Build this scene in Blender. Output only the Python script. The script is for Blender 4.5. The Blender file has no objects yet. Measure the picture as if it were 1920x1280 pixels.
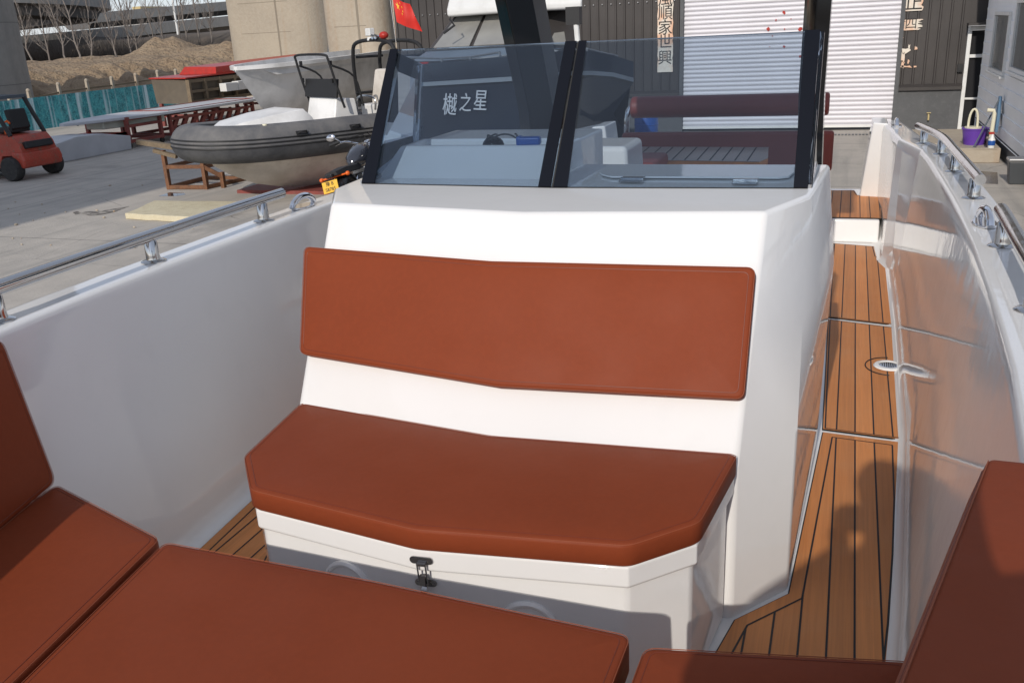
import bpy, bmesh, math, random
from mathutils import Vector as V, Matrix, noise as mnoise
random.seed(7)
sc = bpy.context.scene
COL = sc.collection
R = math.radians
PI = math.pi

# ------------------------------------------------------------------ camera
F_PX, CX, CY = 1680.0, 960.0, 640.0
EYE = V((0, 0, 1.55))
def cam_axes():
    p, roll, yaw = R(19.23), R(2.95), R(-20.804829)
    f = V((math.sin(yaw)*math.cos(p), math.cos(yaw)*math.cos(p), -math.sin(p)))
    r0 = V((math.cos(yaw), -math.sin(yaw), 0)); u0 = r0.cross(f)
    return math.cos(roll)*r0 - math.sin(roll)*u0, math.sin(roll)*r0 + math.cos(roll)*u0, f
CR, CU, CF = cam_axes()
cd = bpy.data.cameras.new('camera'); cam = bpy.data.objects.new('camera', cd); COL.objects.link(cam)
m = Matrix((CR, CU, -CF)).transposed().to_4x4(); m.translation = EYE
cam.matrix_world = m
cd.sensor_width = 36; cd.lens = F_PX/1920*36; cd.clip_start = .02; cd.clip_end = 3000
sc.camera = cam
def ray(x, y): return CF + CR*((x-CX)/F_PX) - CU*((y-CY)/F_PX)
def Z(z, x, y):
    d = ray(x, y); return EYE + d*((z-EYE.z)/d.z)
def Y(yy, x, y):
    d = ray(x, y); return EYE + d*(yy/d.y)
def X(xx, x, y):
    d = ray(x, y); return EYE + d*(xx/d.x)
def PL(p0, n, x, y):
    d = ray(x, y); n = V(n); return EYE + d*((V(p0)-EYE).dot(n)/d.dot(n))
GZ = -1.5
def G(x, y): return Z(GZ, x, y)

# ------------------------------------------------------------------ materials
def newmat(name):
    m = bpy.data.materials.new(name); m.use_nodes = True
    nt = m.node_tree; b = nt.nodes['Principled BSDF']
    return m, nt, b
def N(nt, t, **kw):
    n = nt.nodes.new(t)
    for k, v in kw.items():
        if k in n.inputs.keys() if hasattr(n, 'inputs') else False: n.inputs[k].default_value = v
        else: setattr(n, k, v)
    return n
def mixcol(nt, fac, a, b, blend='MIX'):
    n = nt.nodes.new('ShaderNodeMix'); n.data_type = 'RGBA'; n.blend_type = blend
    for sock, val in ((n.inputs[0], fac), (n.inputs[6], a), (n.inputs[7], b)):
        if hasattr(val, 'links'): nt.links.new(val, sock)
        elif isinstance(val, (int, float)): sock.default_value = val
        else: sock.default_value = (*val, 1)
    return n.outputs[2]
def noise_fac(nt, scale, detail=4, lo=.35, hi=.65, vec=None, rough=.55, stretch=None):
    tc = nt.nodes.new('ShaderNodeTexCoord'); src = vec or tc.outputs['Object']
    if stretch:
        mp = nt.nodes.new('ShaderNodeMapping'); mp.inputs['Scale'].default_value = stretch
        nt.links.new(src, mp.inputs['Vector']); src = mp.outputs[0]
    n = nt.nodes.new('ShaderNodeTexNoise'); n.inputs['Scale'].default_value = scale
    n.inputs['Detail'].default_value = detail; n.inputs['Roughness'].default_value = rough
    nt.links.new(src, n.inputs['Vector'])
    r = nt.nodes.new('ShaderNodeMapRange'); r.inputs[1].default_value = lo; r.inputs[2].default_value = hi
    nt.links.new(n.outputs['Fac'], r.inputs[0])
    return r.outputs[0], n.outputs['Fac']
def pbr(name, col, rough=.5, metal=0, var=(), bump=None, spec=.5, coat=0, rvar=None):
    """var: list of (scale, colour2, amount, lo, hi[, stretch]); bump: (scale, distance[, stretch])"""
    m, nt, b = newmat(name)
    b.inputs['Base Color'].default_value = (*col, 1); b.inputs['Roughness'].default_value = rough
    b.inputs['Metallic'].default_value = metal; b.inputs['Specular IOR Level'].default_value = spec
    b.inputs['Coat Weight'].default_value = coat; b.inputs['Coat Roughness'].default_value = .05
    cur = col
    for vv in var:
        s, c2, amt, lo, hi = vv[:5]; st = vv[5] if len(vv) > 5 else None
        f, _ = noise_fac(nt, s, 6, lo, hi, stretch=st)
        mm = nt.nodes.new('ShaderNodeMath'); mm.operation = 'MULTIPLY'; mm.inputs[1].default_value = amt
        nt.links.new(f, mm.inputs[0])
        cur = mixcol(nt, mm.outputs[0], cur, c2)
    if var: nt.links.new(cur, b.inputs['Base Color'])
    if rvar:
        f, _ = noise_fac(nt, rvar[0], 4, .3, .7)
        r = nt.nodes.new('ShaderNodeMapRange'); r.inputs[3].default_value = rvar[1]; r.inputs[4].default_value = rvar[2]
        nt.links.new(f, r.inputs[0]); nt.links.new(r.outputs[0], b.inputs['Roughness'])
    if bump:
        _, raw = noise_fac(nt, bump[0], 5, stretch=bump[2] if len(bump) > 2 else None)
        bn = nt.nodes.new('ShaderNodeBump'); bn.inputs['Distance'].default_value = bump[1]; bn.inputs['Strength'].default_value = 1
        nt.links.new(raw, bn.inputs['Height']); nt.links.new(bn.outputs[0], b.inputs['Normal'])
    return m
M = {}
M['gelcoat'] = pbr('gelcoat', (.79,.78,.765), .07, var=[(1.3,(.72,.715,.70),.5,.4,.75),(9,(.73,.725,.71),.35,.55,.75)], bump=(6.5,.0010), spec=.5, rvar=(3,.025,.07))
M['gelcoat_dull'] = pbr('gelcoat_dull', (.74,.73,.71), .3, var=[(2,(.62,.6,.57),.5,.4,.7)])
M['leather'] = pbr('leather', (.226,.048,.018), .58, var=[(3,(.200,.042,.016),.7,.35,.7),(60,(.242,.050,.018),.4,.45,.65),(2.3,(.255,.060,.026),.22,.6,.75)], bump=(4.5,.003), spec=.12, rvar=(6,.5,.62))
M['thread'] = pbr('thread', (.30,.078,.032), .7)
M['latch_steel'] = pbr('steel_dark_reflection', (.30,.29,.28), .1, 1.0)  # steel darkened; reflection of the dark cushions put into the colour
M['leather_edge'] = pbr('leather_edge', (.17,.034,.015), .45, spec=.4)
M['teak'] = pbr('teak', (.69,.265,.080), .55, var=[(1,(.50,.195,.066),.7,.35,.7,(90,1.2,90)),(2.2,(.70,.32,.125),.4,.4,.7),(5,(.62,.36,.19),.22,.5,.75),(160,(.52,.21,.072),.5,.4,.7,(1,.03,1))], bump=(300,.0004,(1,.04,1)), spec=.35)
M['table_sheen'] = pbr('sky_sheen_teak', (.36,.29,.23), .3, var=[(1,(.28,.25,.23),.6,.35,.7,(60,2,60))])  # teak greyed; the sky's reflection on the table put into the colour
def plank_tone(m):
    nt=m.node_tree; b=nt.nodes['Principled BSDF']; lk=b.inputs['Base Color'].links[0]; src=lk.from_socket
    tc=nt.nodes.new('ShaderNodeTexCoord'); sx=nt.nodes.new('ShaderNodeSeparateXYZ'); nt.links.new(tc.outputs['Object'],sx.inputs[0])
    a=nt.nodes.new('ShaderNodeMath'); a.operation='MULTIPLY_ADD'; a.inputs[1].default_value=1/.068; a.inputs[2].default_value=100+.41; nt.links.new(sx.outputs[0],a.inputs[0])
    f=nt.nodes.new('ShaderNodeMath'); f.operation='FLOOR'; nt.links.new(a.outputs[0],f.inputs[0])
    w=nt.nodes.new('ShaderNodeTexWhiteNoise'); w.noise_dimensions='1D'; nt.links.new(f.outputs[0],w.inputs['W'])
    r=nt.nodes.new('ShaderNodeMapRange'); r.inputs[3].default_value=.82; r.inputs[4].default_value=1.05; nt.links.new(w.outputs['Value'],r.inputs[0])
    c=nt.nodes.new('ShaderNodeMix'); c.data_type='RGBA'; c.blend_type='MULTIPLY'; c.inputs[0].default_value=1; nt.links.new(src,c.inputs[6]); nt.links.new(r.outputs[0],c.inputs[7]); nt.links.new(c.outputs[2],b.inputs['Base Color'])
plank_tone(M['teak'])
M['caulk'] = pbr('caulk', (.012,.011,.012), .6)
M['steel'] = pbr('polished_steel', (.56,.555,.55), .1, 1.0, rvar=(20,.05,.18))
M['black_gloss'] = pbr('black_gloss', (.005,.005,.006), .10, spec=.22)
M['black_frame'] = pbr('black_frame', (.006,.007,.011), .15, spec=.2)
M['black_matte'] = pbr('black_matte', (.016,.016,.017), .6)
M['rubber'] = pbr('rubber', (.022,.022,.022), .8, var=[(14,(.06,.055,.05),.6,.4,.7)])
M['concrete'] = None
M['beige_concrete'] = pbr('beige_concrete', (.42,.36,.28), .85, var=[(.5,(.34,.29,.23),.8,.35,.7),(.9,(.36,.24,.15),.7,.55,.75,(2.2,2.2,.12)),(6,(.46,.41,.33),.4,.4,.7)], bump=(9,.02))
M['grey_concrete'] = pbr('grey_concrete', (.27,.265,.25), .9, var=[(.35,(.2,.2,.195),.8,.35,.7),(4,(.32,.31,.29),.4,.4,.7),(1,(.17,.165,.16),.5,.5,.75,(2,2,.15))], bump=(8,.02))
M['dark_soffit'] = pbr('soffit_concrete', (.15,.15,.15), .9, var=[(.4,(.11,.11,.11),.7,.35,.7)])  # darker concrete; the shade under the viaduct decks put into the colour
M['earth'] = pbr('earth', (.30,.215,.135), .95, var=[(.5,(.36,.27,.175),.8,.4,.65),(3,(.19,.13,.08),.75,.45,.68),(14,(.38,.29,.2),.4,.5,.7)], bump=(3.5,.35))
M['sand'] = pbr('sand', (.36,.28,.2), .95, var=[(.6,(.28,.2,.135),.7,.4,.65),(4,(.42,.34,.25),.4,.4,.7)], bump=(2.5,.3))
M['bark'] = pbr('bark', (.24,.21,.185), .9, var=[(3,(.13,.11,.1),.7,.4,.65)])
M['brush'] = pbr('dry_brush', (.085,.07,.055), .95, var=[(.5,(.13,.1,.075),.8,.4,.65)])
M['siding_dark'] = pbr('dark_siding', (.042,.037,.035), .5, var=[(.7,(.07,.062,.058),.8,.35,.7),(6,(.043,.038,.036),.5,.45,.7,(1,1,.1))], spec=.4)
M['wainscot'] = pbr('grey_render', (.105,.107,.11), .8, var=[(1.2,(.075,.077,.08),.8,.35,.7),(7,(.14,.14,.145),.4,.5,.7)], bump=(30,.004))
M['shutter'] = pbr('roller_shutter_paint', (.66,.645,.68), .42, var=[(.6,(.59,.575,.605),.7,.35,.7),(2,(.55,.53,.53),.35,.6,.8,(3,1,.4))])
M['white_paint'] = pbr('white_paint', (.72,.72,.7), .4, var=[(3,(.58,.57,.54),.6,.5,.75)])
M['grey_panel'] = pbr('grey_blue_siding', (.86,.875,.89), .5, var=[(1.3,(.78,.795,.81),.7,.35,.7)])
M['dark_skirt'] = pbr('dark_skirt', (.07,.075,.085), .7, var=[(3,(.11,.11,.12),.6,.45,.7)])
M['dark_room'] = pbr('dark_interior', (.012,.012,.014), .9)  # near-black; shade of unlit interiors put into the colour
M['window_glass'] = pbr('window_glass', (.16,.18,.19), .06, spec=.8)
M['paper'] = pbr('faded_paper', (.74,.68,.58), .8, var=[(2.2,(.72,.42,.27),.9,.45,.62),(9,(.6,.5,.42),.5,.5,.7)])
M['ink'] = pbr('ink', (.012,.011,.011), .6)
M['red_paint'] = pbr('red_paint', (.42,.028,.018), .4, var=[(5,(.24,.03,.02),.7,.45,.7),(14,(.30,.12,.06),.5,.58,.7)], spec=.4)
M['forklift_red'] = pbr('forklift_red', (.42,.052,.028), .42, var=[(4,(.29,.05,.03),.7,.42,.68),(7,(.16,.10,.06),.85,.55,.68),(25,(.34,.2,.13),.35,.5,.7)])
M['red_oxide'] = pbr('red_oxide_steel', (.24,.055,.045), .65, var=[(5,(.14,.045,.04),.7,.45,.7),(16,(.22,.12,.08),.5,.55,.7)])
M['rust'] = pbr('rusty_steel', (.19,.085,.042), .85, var=[(6,(.10,.05,.03),.8,.4,.65),(20,(.26,.13,.06),.5,.45,.7)], bump=(40,.004))
M['wood'] = pbr('weathered_wood', (.20,.15,.095), .85, var=[(3,(.12,.09,.06),.7,.4,.7,(6,1,6))])
M['ply'] = pbr('old_plywood', (.135,.11,.08), .85, var=[(2,(.09,.075,.06),.7,.4,.7)])
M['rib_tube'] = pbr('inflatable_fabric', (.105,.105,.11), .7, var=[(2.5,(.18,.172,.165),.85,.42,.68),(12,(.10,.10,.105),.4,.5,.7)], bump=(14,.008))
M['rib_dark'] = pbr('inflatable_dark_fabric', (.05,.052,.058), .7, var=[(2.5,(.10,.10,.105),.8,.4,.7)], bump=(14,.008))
M['rib_hull'] = pbr('dirty_white_hull', (.68,.63,.56), .45, var=[(1.6,(.44,.39,.33),.8,.4,.7),(8,(.5,.45,.39),.5,.5,.7)])
M['formwork'] = pbr('formwork_line', (.24,.205,.16), .9)
M['white_hull'] = pbr('white_boat_hull', (.86,.85,.83), .4, var=[(1.2,(.5,.49,.47),.8,.4,.7)])
M['navy'] = pbr('navy_hull_paint', (.016,.022,.034), .14, var=[(1.5,(.022,.028,.04),.6,.4,.7)], bump=(1.1,.006), rvar=(2,.05,.12))
M['navy_deck'] = pbr('navy_deck', (.22,.25,.28), .5, var=[(2,(.17,.19,.21),.6,.4,.7)])
M['cabin_glass'] = pbr('lit_cabin_glass', (.23,.225,.21), .3, var=[(2.5,(.30,.295,.27),.8,.35,.7)], spec=.6)  # paler copy of the windscreen glass; sunlit look put into the colour
M['cabin_glass_dark'] = pbr('shaded_cabin_glass', (.03,.03,.032), .1, spec=.7)  # dark side of the windscreen; shade put into the glass colour
M['flag_red'] = pbr('flag_cloth_red', (.62,.022,.012), .6, var=[(8,(.5,.018,.012),.6,.4,.65)])
M['yellow'] = pbr('yellow_paint', (.78,.42,.03), .5)
M['ochre'] = pbr('ochre_render', (.5,.4,.2), .8)
M['plate_yellow'] = pbr('plate_yellow', (.78,.45,.03), .45, var=[(30,(.6,.33,.04),.5,.5,.7)])
M['orange'] = pbr('orange_lens', (.75,.13,.015), .25)
M['foam'] = pbr('foam_board', (.62,.55,.38), .9, var=[(6,(.5,.42,.27),.7,.45,.68),(30,(.68,.62,.47),.5,.45,.65)], bump=(40,.012))
M['white_block'] = pbr('dusty_white_block', (.5,.51,.53), .6, var=[(1.5,(.4,.41,.43),.7,.4,.7)])
M['pale_green'] = pbr('pale_green_gel', (.55,.58,.5), .4, var=[(1.5,(.42,.44,.36),.7,.4,.7)])
M['purple'] = pbr('purple_plastic', (.13,.05,.36), .35)
M['cream_plastic'] = pbr('cream_plastic', (.7,.66,.5), .4)
M['blue_plastic'] = pbr('blue_plastic', (.015,.08,.32), .35)
M['light_blue'] = pbr('light_blue_cloth', (.12,.22,.34), .8)
M['bin_grey'] = pbr('bin_grey', (.06,.065,.07), .4)
M['chrome'] = pbr('chrome', (.78,.78,.8), .06, 1.0)
M['moto_black'] = pbr('motorcycle_black', (.015,.015,.017), .25)
M['moto_tank'] = pbr('motorcycle_tank', (.035,.038,.05), .15, coat=.6)
M['aluminium'] = pbr('dull_aluminium', (.42,.42,.42), .35, .8)
M['grey_steel'] = pbr('painted_grey_steel', (.085,.105,.125), .5)
M['skin'] = pbr('skin', (.5,.3,.2), .5)
M['jacket'] = pbr('dark_jacket', (.03,.035,.05), .8)
M['trousers'] = pbr('dark_trousers', (.02,.022,.03), .8)
M['hair'] = pbr('black_hair', (.012,.01,.01), .5)
M['letter_silver'] = pbr('letter_silver', (.55,.58,.62), .4)
M['bolster'] = pbr('bolster_leather', (.20,.036,.026), .5, var=[(4,(.16,.03,.022),.5,.4,.7)])
M['white_building'] = pbr('pale_building', (.45,.44,.42), .8)

def concrete_yard():
    m, nt, b = newmat('yard_concrete')
    tc = nt.nodes.new('ShaderNodeTexCoord'); g = tc.outputs['Object']
    f1, _ = noise_fac(nt, .22, 6, .35, .68, g); f2, _ = noise_fac(nt, 1.7, 8, .35, .7, g); f3, _ = noise_fac(nt, 38, 4, .35, .7, g)
    f4, _ = noise_fac(nt, .6, 8, .58, .74, g, .7)
    f5, _ = noise_fac(nt, .5, 5, .5, .68, g, .6, (6,.35,1))
    c = mixcol(nt, f1, (.43,.39,.34), (.50,.455,.40))
    c = mixcol(nt, f2, c, (.37,.34,.30)); nt.nodes[-1].inputs[0]
    mm = nt.nodes.new('ShaderNodeMath'); mm.operation='MULTIPLY'; mm.inputs[1].default_value=.3; nt.links.new(f3, mm.inputs[0])
    c = mixcol(nt, mm.outputs[0], c, (.54,.50,.445))
    mm = nt.nodes.new('ShaderNodeMath'); mm.operation='MULTIPLY'; mm.inputs[1].default_value=.7; nt.links.new(f4, mm.inputs[0])
    c = mixcol(nt, mm.outputs[0], c, (.22,.205,.188))
    mm = nt.nodes.new('ShaderNodeMath'); mm.operation='MULTIPLY'; mm.inputs[1].default_value=.55; nt.links.new(f5, mm.inputs[0])
    c = mixcol(nt, mm.outputs[0], c, (.27,.255,.232))
    # saw-cut joints every six metres, both ways, slightly wandering
    sx = nt.nodes.new('ShaderNodeSeparateXYZ'); nt.links.new(g, sx.inputs[0])
    _, wob = noise_fac(nt, .8, 3, 0, 1, g)
    for ax, per, off in ((0, 5.0, 1.3), (1, 6.0, .4)):
        a = nt.nodes.new('ShaderNodeMath'); a.operation='MULTIPLY_ADD'; a.inputs[1].default_value=.06; nt.links.new(wob, a.inputs[0]); nt.links.new(sx.outputs[ax], a.inputs[2])
        a2 = nt.nodes.new('ShaderNodeMath'); a2.operation='ADD'; a2.inputs[1].default_value=off+600; nt.links.new(a.outputs[0], a2.inputs[0])
        p = nt.nodes.new('ShaderNodeMath'); p.operation='MODULO'; p.inputs[1].default_value=per; nt.links.new(a2.outputs[0], p.inputs[0])
        q = nt.nodes.new('ShaderNodeMath'); q.operation='LESS_THAN'; q.inputs[1].default_value=.028; nt.links.new(p.outputs[0], q.inputs[0])
        q2 = nt.nodes.new('ShaderNodeMath'); q2.operation='MULTIPLY'; q2.inputs[1].default_value=.7; nt.links.new(q.outputs[0], q2.inputs[0])
        c = mixcol(nt, q2.outputs[0], c, (.09,.085,.08))
    # hairline cracks
    wv = nt.nodes.new('ShaderNodeMix'); wv.data_type='VECTOR'; wv.inputs[0].default_value=.22
    nn = nt.nodes.new('ShaderNodeTexNoise'); nn.inputs['Scale'].default_value=1.1; nn.inputs['Detail'].default_value=6; nt.links.new(g, nn.inputs['Vector'])
    nt.links.new(g, wv.inputs[4]); nt.links.new(nn.outputs['Color'], wv.inputs[5])
    vo = nt.nodes.new('ShaderNodeTexVoronoi'); vo.feature='DISTANCE_TO_EDGE'; vo.inputs['Scale'].default_value=.42; nt.links.new(wv.outputs[1], vo.inputs['Vector'])
    lt_ = nt.nodes.new('ShaderNodeMath'); lt_.operation='LESS_THAN'; lt_.inputs[1].default_value=.0035; nt.links.new(vo.outputs['Distance'], lt_.inputs[0])
    f6, _ = noise_fac(nt, .45, 3, .45, .6, g)
    m6 = nt.nodes.new('ShaderNodeMath'); m6.operation='MULTIPLY'; nt.links.new(lt_.outputs[0], m6.inputs[0]); nt.links.new(f6, m6.inputs[1])
    m7 = nt.nodes.new('ShaderNodeMath'); m7.operation='MULTIPLY'; m7.inputs[1].default_value=.6; nt.links.new(m6.outputs[0], m7.inputs[0])
    c = mixcol(nt, m7.outputs[0], c, (.12,.11,.10))
    nt.links.new(c, b.inputs['Base Color']); b.inputs['Roughness'].default_value=.85
    _, raw = noise_fac(nt, 22, 6, 0, 1, g)
    bn = nt.nodes.new('ShaderNodeBump'); bn.inputs['Distance'].default_value=.008; nt.links.new(raw, bn.inputs['Height']); nt.links.new(bn.outputs[0], b.inputs['Normal'])
    return m
M['concrete'] = concrete_yard()

def banner_mat():
    m, nt, b = newmat('printed_forest_banner')
    f1, _ = noise_fac(nt, 1, 4, .35, .66, stretch=(1,.55,.12)); f2, _ = noise_fac(nt, 3.4, 8, .36, .62, stretch=(1,1,.9), rough=.75)
    f3, _ = noise_fac(nt, 1.9, 3, .53, .62, stretch=(1,1.3,.05)); f4, _ = noise_fac(nt, 16, 4, .5, .64)
    c = mixcol(nt, f1, (.02,.25,.30), (.09,.50,.56))
    c = mixcol(nt, f2, c, (.010,.13,.17))
    c = mixcol(nt, f3, c, (.52,.66,.72))
    mm = nt.nodes.new('ShaderNodeMath'); mm.operation='MULTIPLY'; mm.inputs[1].default_value=.5; nt.links.new(f4, mm.inputs[0])
    c = mixcol(nt, mm.outputs[0], c, (.16,.56,.52))
    nt.links.new(c, b.inputs['Base Color']); b.inputs['Roughness'].default_value=.5
    return m
M['banner'] = banner_mat()

def tinted_glass():
    m, nt, b = newmat('smoked_glass'); nt.nodes.remove(b)
    out = nt.nodes['Material Output']
    t = nt.nodes.new('ShaderNodeBsdfTransparent'); t.inputs[0].default_value = (.68,.74,.80,1)
    g = nt.nodes.new('ShaderNodeBsdfGlossy'); g.inputs['Roughness'].default_value = .0; g.inputs[0].default_value=(.95,.97,1,1)
    fr = nt.nodes.new('ShaderNodeFresnel'); fr.inputs[0].default_value = 1.45
    mx = nt.nodes.new('ShaderNodeMixShader')
    nt.links.new(fr.outputs[0], mx.inputs[0]); nt.links.new(t.outputs[0], mx.inputs[1]); nt.links.new(g.outputs[0], mx.inputs[2])
    d = nt.nodes.new('ShaderNodeBsdfDiffuse'); d.inputs[0].default_value=(.30,.36,.42,1)   # dust film
    m2 = nt.nodes.new('ShaderNodeMixShader'); f, _ = noise_fac(nt, 3, 6, .3, .75)
    mr = nt.nodes.new('ShaderNodeMapRange'); mr.inputs[3].default_value=.003; mr.inputs[4].default_value=.010; nt.links.new(f, mr.inputs[0])
    nt.links.new(mr.outputs[0], m2.inputs[0]); nt.links.new(mx.outputs[0], m2.inputs[1]); nt.links.new(d.outputs[0], m2.inputs[2])
    nt.links.new(m2.outputs[0], out.inputs['Surface'])
    return m
M['glass'] = tinted_glass()

# ------------------------------------------------------------------ mesh builder
class MB:
    def __init__(s): s.v=[]; s.f=[]; s.m=[]
    def add(s, vs, fs, m=0):
        o=len(s.v); s.v += [V(p) for p in vs]; s.f += [[i+o for i in f] for f in fs]; s.m += [m]*len(fs); return s
    def box(s, lo, hi, m=0):
        (a,b,c),(d,e,f)=lo,hi
        return s.add([(a,b,c),(d,b,c),(d,e,c),(a,e,c),(a,b,f),(d,b,f),(d,e,f),(a,e,f)],
          [(0,3,2,1),(4,5,6,7),(0,1,5,4),(1,2,6,5),(2,3,7,6),(3,0,4,7)], m)
    def rbox(s, c, size, rz=0, m=0, rx=0, ry=0):
        M_=Matrix.Rotation(rz,3,'Z')@Matrix.Rotation(ry,3,'Y')@Matrix.Rotation(rx,3,'X'); h=V(size)/2; c=V(c)
        vs=[c+M_@V((x*h.x,y*h.y,z*h.z)) for z in(-1,1) for x,y in((-1,-1),(1,-1),(1,1),(-1,1))]
        return s.add(vs,[(0,3,2,1),(4,5,6,7),(0,1,5,4),(1,2,6,5),(2,3,7,6),(3,0,4,7)],m)
    def beam(s, p, q, w, h, m=0, up=(0,0,1)):
        p=V(p);q=V(q);d=(q-p).normalized();u=V(up)
        if abs(d.dot(u))>.98:u=V((0,1,0))
        a=d.cross(u).normalized();b=a.cross(d)
        r=[(-w/2,-h/2),(w/2,-h/2),(w/2,h/2),(-w/2,h/2)]
        vs=[o+a*x+b*y for o in(p,q) for x,y in r]
        return s.add(vs,[(0,1,2,3),(7,6,5,4),(0,4,5,1),(1,5,6,2),(2,6,7,3),(3,7,4,0)],m)
    def loft(s, rings, closed=True, cap=True, m=0):
        n=len(rings[0]); vs=[p for r in rings for p in r]; fs=[]
        for i in range(len(rings)-1):
            for j in range(n if closed else n-1):
                k=(j+1)%n; fs.append((i*n+j,i*n+k,(i+1)*n+k,(i+1)*n+j))
        if cap and closed: fs += [tuple(range(n-1,-1,-1)), tuple((len(rings)-1)*n+i for i in range(n))]
        return s.add(vs,fs,m)
    def tube(s, pts, r, n=10, m=0, cap=True, smooth=0):
        pts=[V(p) for p in pts]
        if smooth: pts=spline(pts,smooth)
        rs=r if isinstance(r,(list,tuple)) else [r]*len(pts)
        if len(rs)!=len(pts): rs=[rs[0]+(rs[-1]-rs[0])*i/(len(pts)-1) for i in range(len(pts))]
        t0=(pts[1]-pts[0]).normalized(); a=t0.orthogonal().normalized(); rings=[]
        for i,p in enumerate(pts):
            t=(pts[min(i+1,len(pts)-1)]-pts[max(i-1,0)]).normalized()
            a=(a-t*a.dot(t)); a=a.normalized() if a.length>1e-6 else t.orthogonal().normalized(); b=t.cross(a)
            rings.append([p+(a*math.cos(2*PI*k/n)+b*math.sin(2*PI*k/n))*rs[i] for k in range(n)])
        return s.loft(rings,True,cap,m)
    def cyl(s,p,q,r0,r1=None,n=20,m=0): return s.tube([p,q],[r0,r0 if r1 is None else r1],n,m)
    def lathe(s, c, prof, axis=(0,0,1), n=24, m=0):
        ax=V(axis).normalized(); a=ax.orthogonal().normalized(); b=ax.cross(a); c=V(c)
        rings=[[c+ax*h+(a*math.cos(2*PI*k/n)+b*math.sin(2*PI*k/n))*max(r,1e-4) for k in range(n)] for r,h in prof]
        return s.loft(rings,True,True,m)
    def ball(s,c,r,nu=14,nv=9,m=0):
        r=(r,r,r) if isinstance(r,(int,float)) else r; c=V(c); rings=[]
        for i in range(nv+1):
            t=-PI/2+PI*i/nv; t=max(-PI/2+.02,min(PI/2-.02,t))
            rings.append([c+V((r[0]*math.cos(t)*math.cos(2*PI*k/nu),r[1]*math.cos(t)*math.sin(2*PI*k/nu),r[2]*math.sin(t))) for k in range(nu)])
        return s.loft(rings,True,True,m)
    def prism(s, poly, off, m=0, mside=None):
        p=[V(q) for q in poly]; o=V(off); n=len(p)
        s.add(p+[q+o for q in p],[tuple(range(n-1,-1,-1)),tuple(range(n,2*n))],m)
        s.add(p+[q+o for q in p],[(i,(i+1)%n,n+(i+1)%n,n+i) for i in range(n)],m if mside is None else mside); return s
    def grid(s, fn, nu, nv, m=0):
        vs=[fn(i/nu,j/nv) for j in range(nv+1) for i in range(nu+1)]; w=nu+1
        return s.add(vs,[(j*w+i,j*w+i+1,(j+1)*w+i+1,(j+1)*w+i) for j in range(nv) for i in range(nu)],m)
    def build(s, name, mats, parent=None, bevel=0, seg=3, smooth=35, recalc=True, weld=True):
        me=bpy.data.meshes.new(name); me.from_pydata([tuple(v) for v in s.v],[],s.f)
        for i,mi in enumerate(s.m): me.polygons[i].material_index=mi
        bm=bmesh.new(); bm.from_mesh(me)
        if weld: bmesh.ops.remove_doubles(bm,verts=bm.verts,dist=1e-5)
        if recalc: bmesh.ops.recalc_face_normals(bm,faces=bm.faces)
        bm.to_mesh(me); bm.free()
        for mm in (mats if isinstance(mats,(list,tuple)) else [mats]): me.materials.append(M[mm] if isinstance(mm,str) else mm)
        o=bpy.data.objects.new(name,me); COL.objects.link(o)
        if smooth:
            me.shade_smooth(); me.set_sharp_from_angle(angle=R(smooth))
        if bevel:
            b=o.modifiers.new('bevel','BEVEL'); b.width=bevel; b.segments=seg; b.limit_method='ANGLE'; b.angle_limit=R(28); b.harden_normals=True
        if parent: attach(o,parent)
        return o
def attach(o,parent):
    o.parent=parent; pm=Matrix.Translation(parent.location)@parent.rotation_euler.to_matrix().to_4x4()
    if parent.parent: pm=PMAT.get(parent.name,Matrix.Identity(4))
    o.matrix_parent_inverse=pm.inverted()
    PMAT[o.name]=Matrix.Identity(4)
PMAT={}
def spline(p,k):
    out=[]; n=len(p)
    for i in range(n-1):
        a,b,c,d=p[max(i-1,0)],p[i],p[i+1],p[min(i+2,n-1)]
        for j in range(k):
            t=j/k; out.append(.5*((2*b)+(c-a)*t+(2*a-5*b+4*c-d)*t*t+(3*b-a-3*c+d)*t**3))
    out.append(p[-1]); return out
def tag(o,label,cat,group=None,kind=None):
    if label: o['label']=label
    if cat: o['category']=cat
    if group: o['group']=group
    if kind: o['kind']=kind
    return o
def thing(name,label,cat,loc=(0,0,0),group=None):
    o=bpy.data.objects.new(name,None); o.empty_display_size=.2; COL.objects.link(o); o.location=loc
    return tag(o,label,cat,group)
def struct(o): o['kind']='structure'; return o
def children(o): return [c for c in bpy.data.objects if c.parent==o]
def copy_tree(o,parent=None):
    c=o.copy(); COL.objects.link(c)
    if parent: c.parent=parent
    for ch in children(o): copy_tree(ch,c)
    return c
def text_mesh(body,size,mat,M4,name,parent=None,extrude=.004,shear=0.0,bold=0.0):
    bold=0
    cu=bpy.data.curves.new('writing','FONT'); cu.body=body; cu.size=size; cu.align_x='CENTER'; cu.align_y='CENTER'; cu.extrude=extrude; cu.shear=shear; cu.offset=bold; cu.resolution_u=3
    o=bpy.data.objects.new('writing',cu); COL.objects.link(o)
    bpy.context.view_layer.update()
    me=bpy.data.meshes.new_from_object(o.evaluated_get(bpy.context.evaluated_depsgraph_get()))
    bpy.data.objects.remove(o); bpy.data.curves.remove(cu)
    me.transform(M4); me.materials.clear(); me.materials.append(M[mat]); me.name=name
    ob=bpy.data.objects.new(name,me); COL.objects.link(ob)
    if parent: attach(ob,parent)
    return ob
def frame(o,x,y):   # 4x4 with columns x, y, x×y
    x=V(x).normalized(); y=V(y); y=(y-x*y.dot(x)).normalized(); z=x.cross(y)
    m=Matrix((x,y,z)).transposed().to_4x4(); m.translation=V(o); return m

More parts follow.
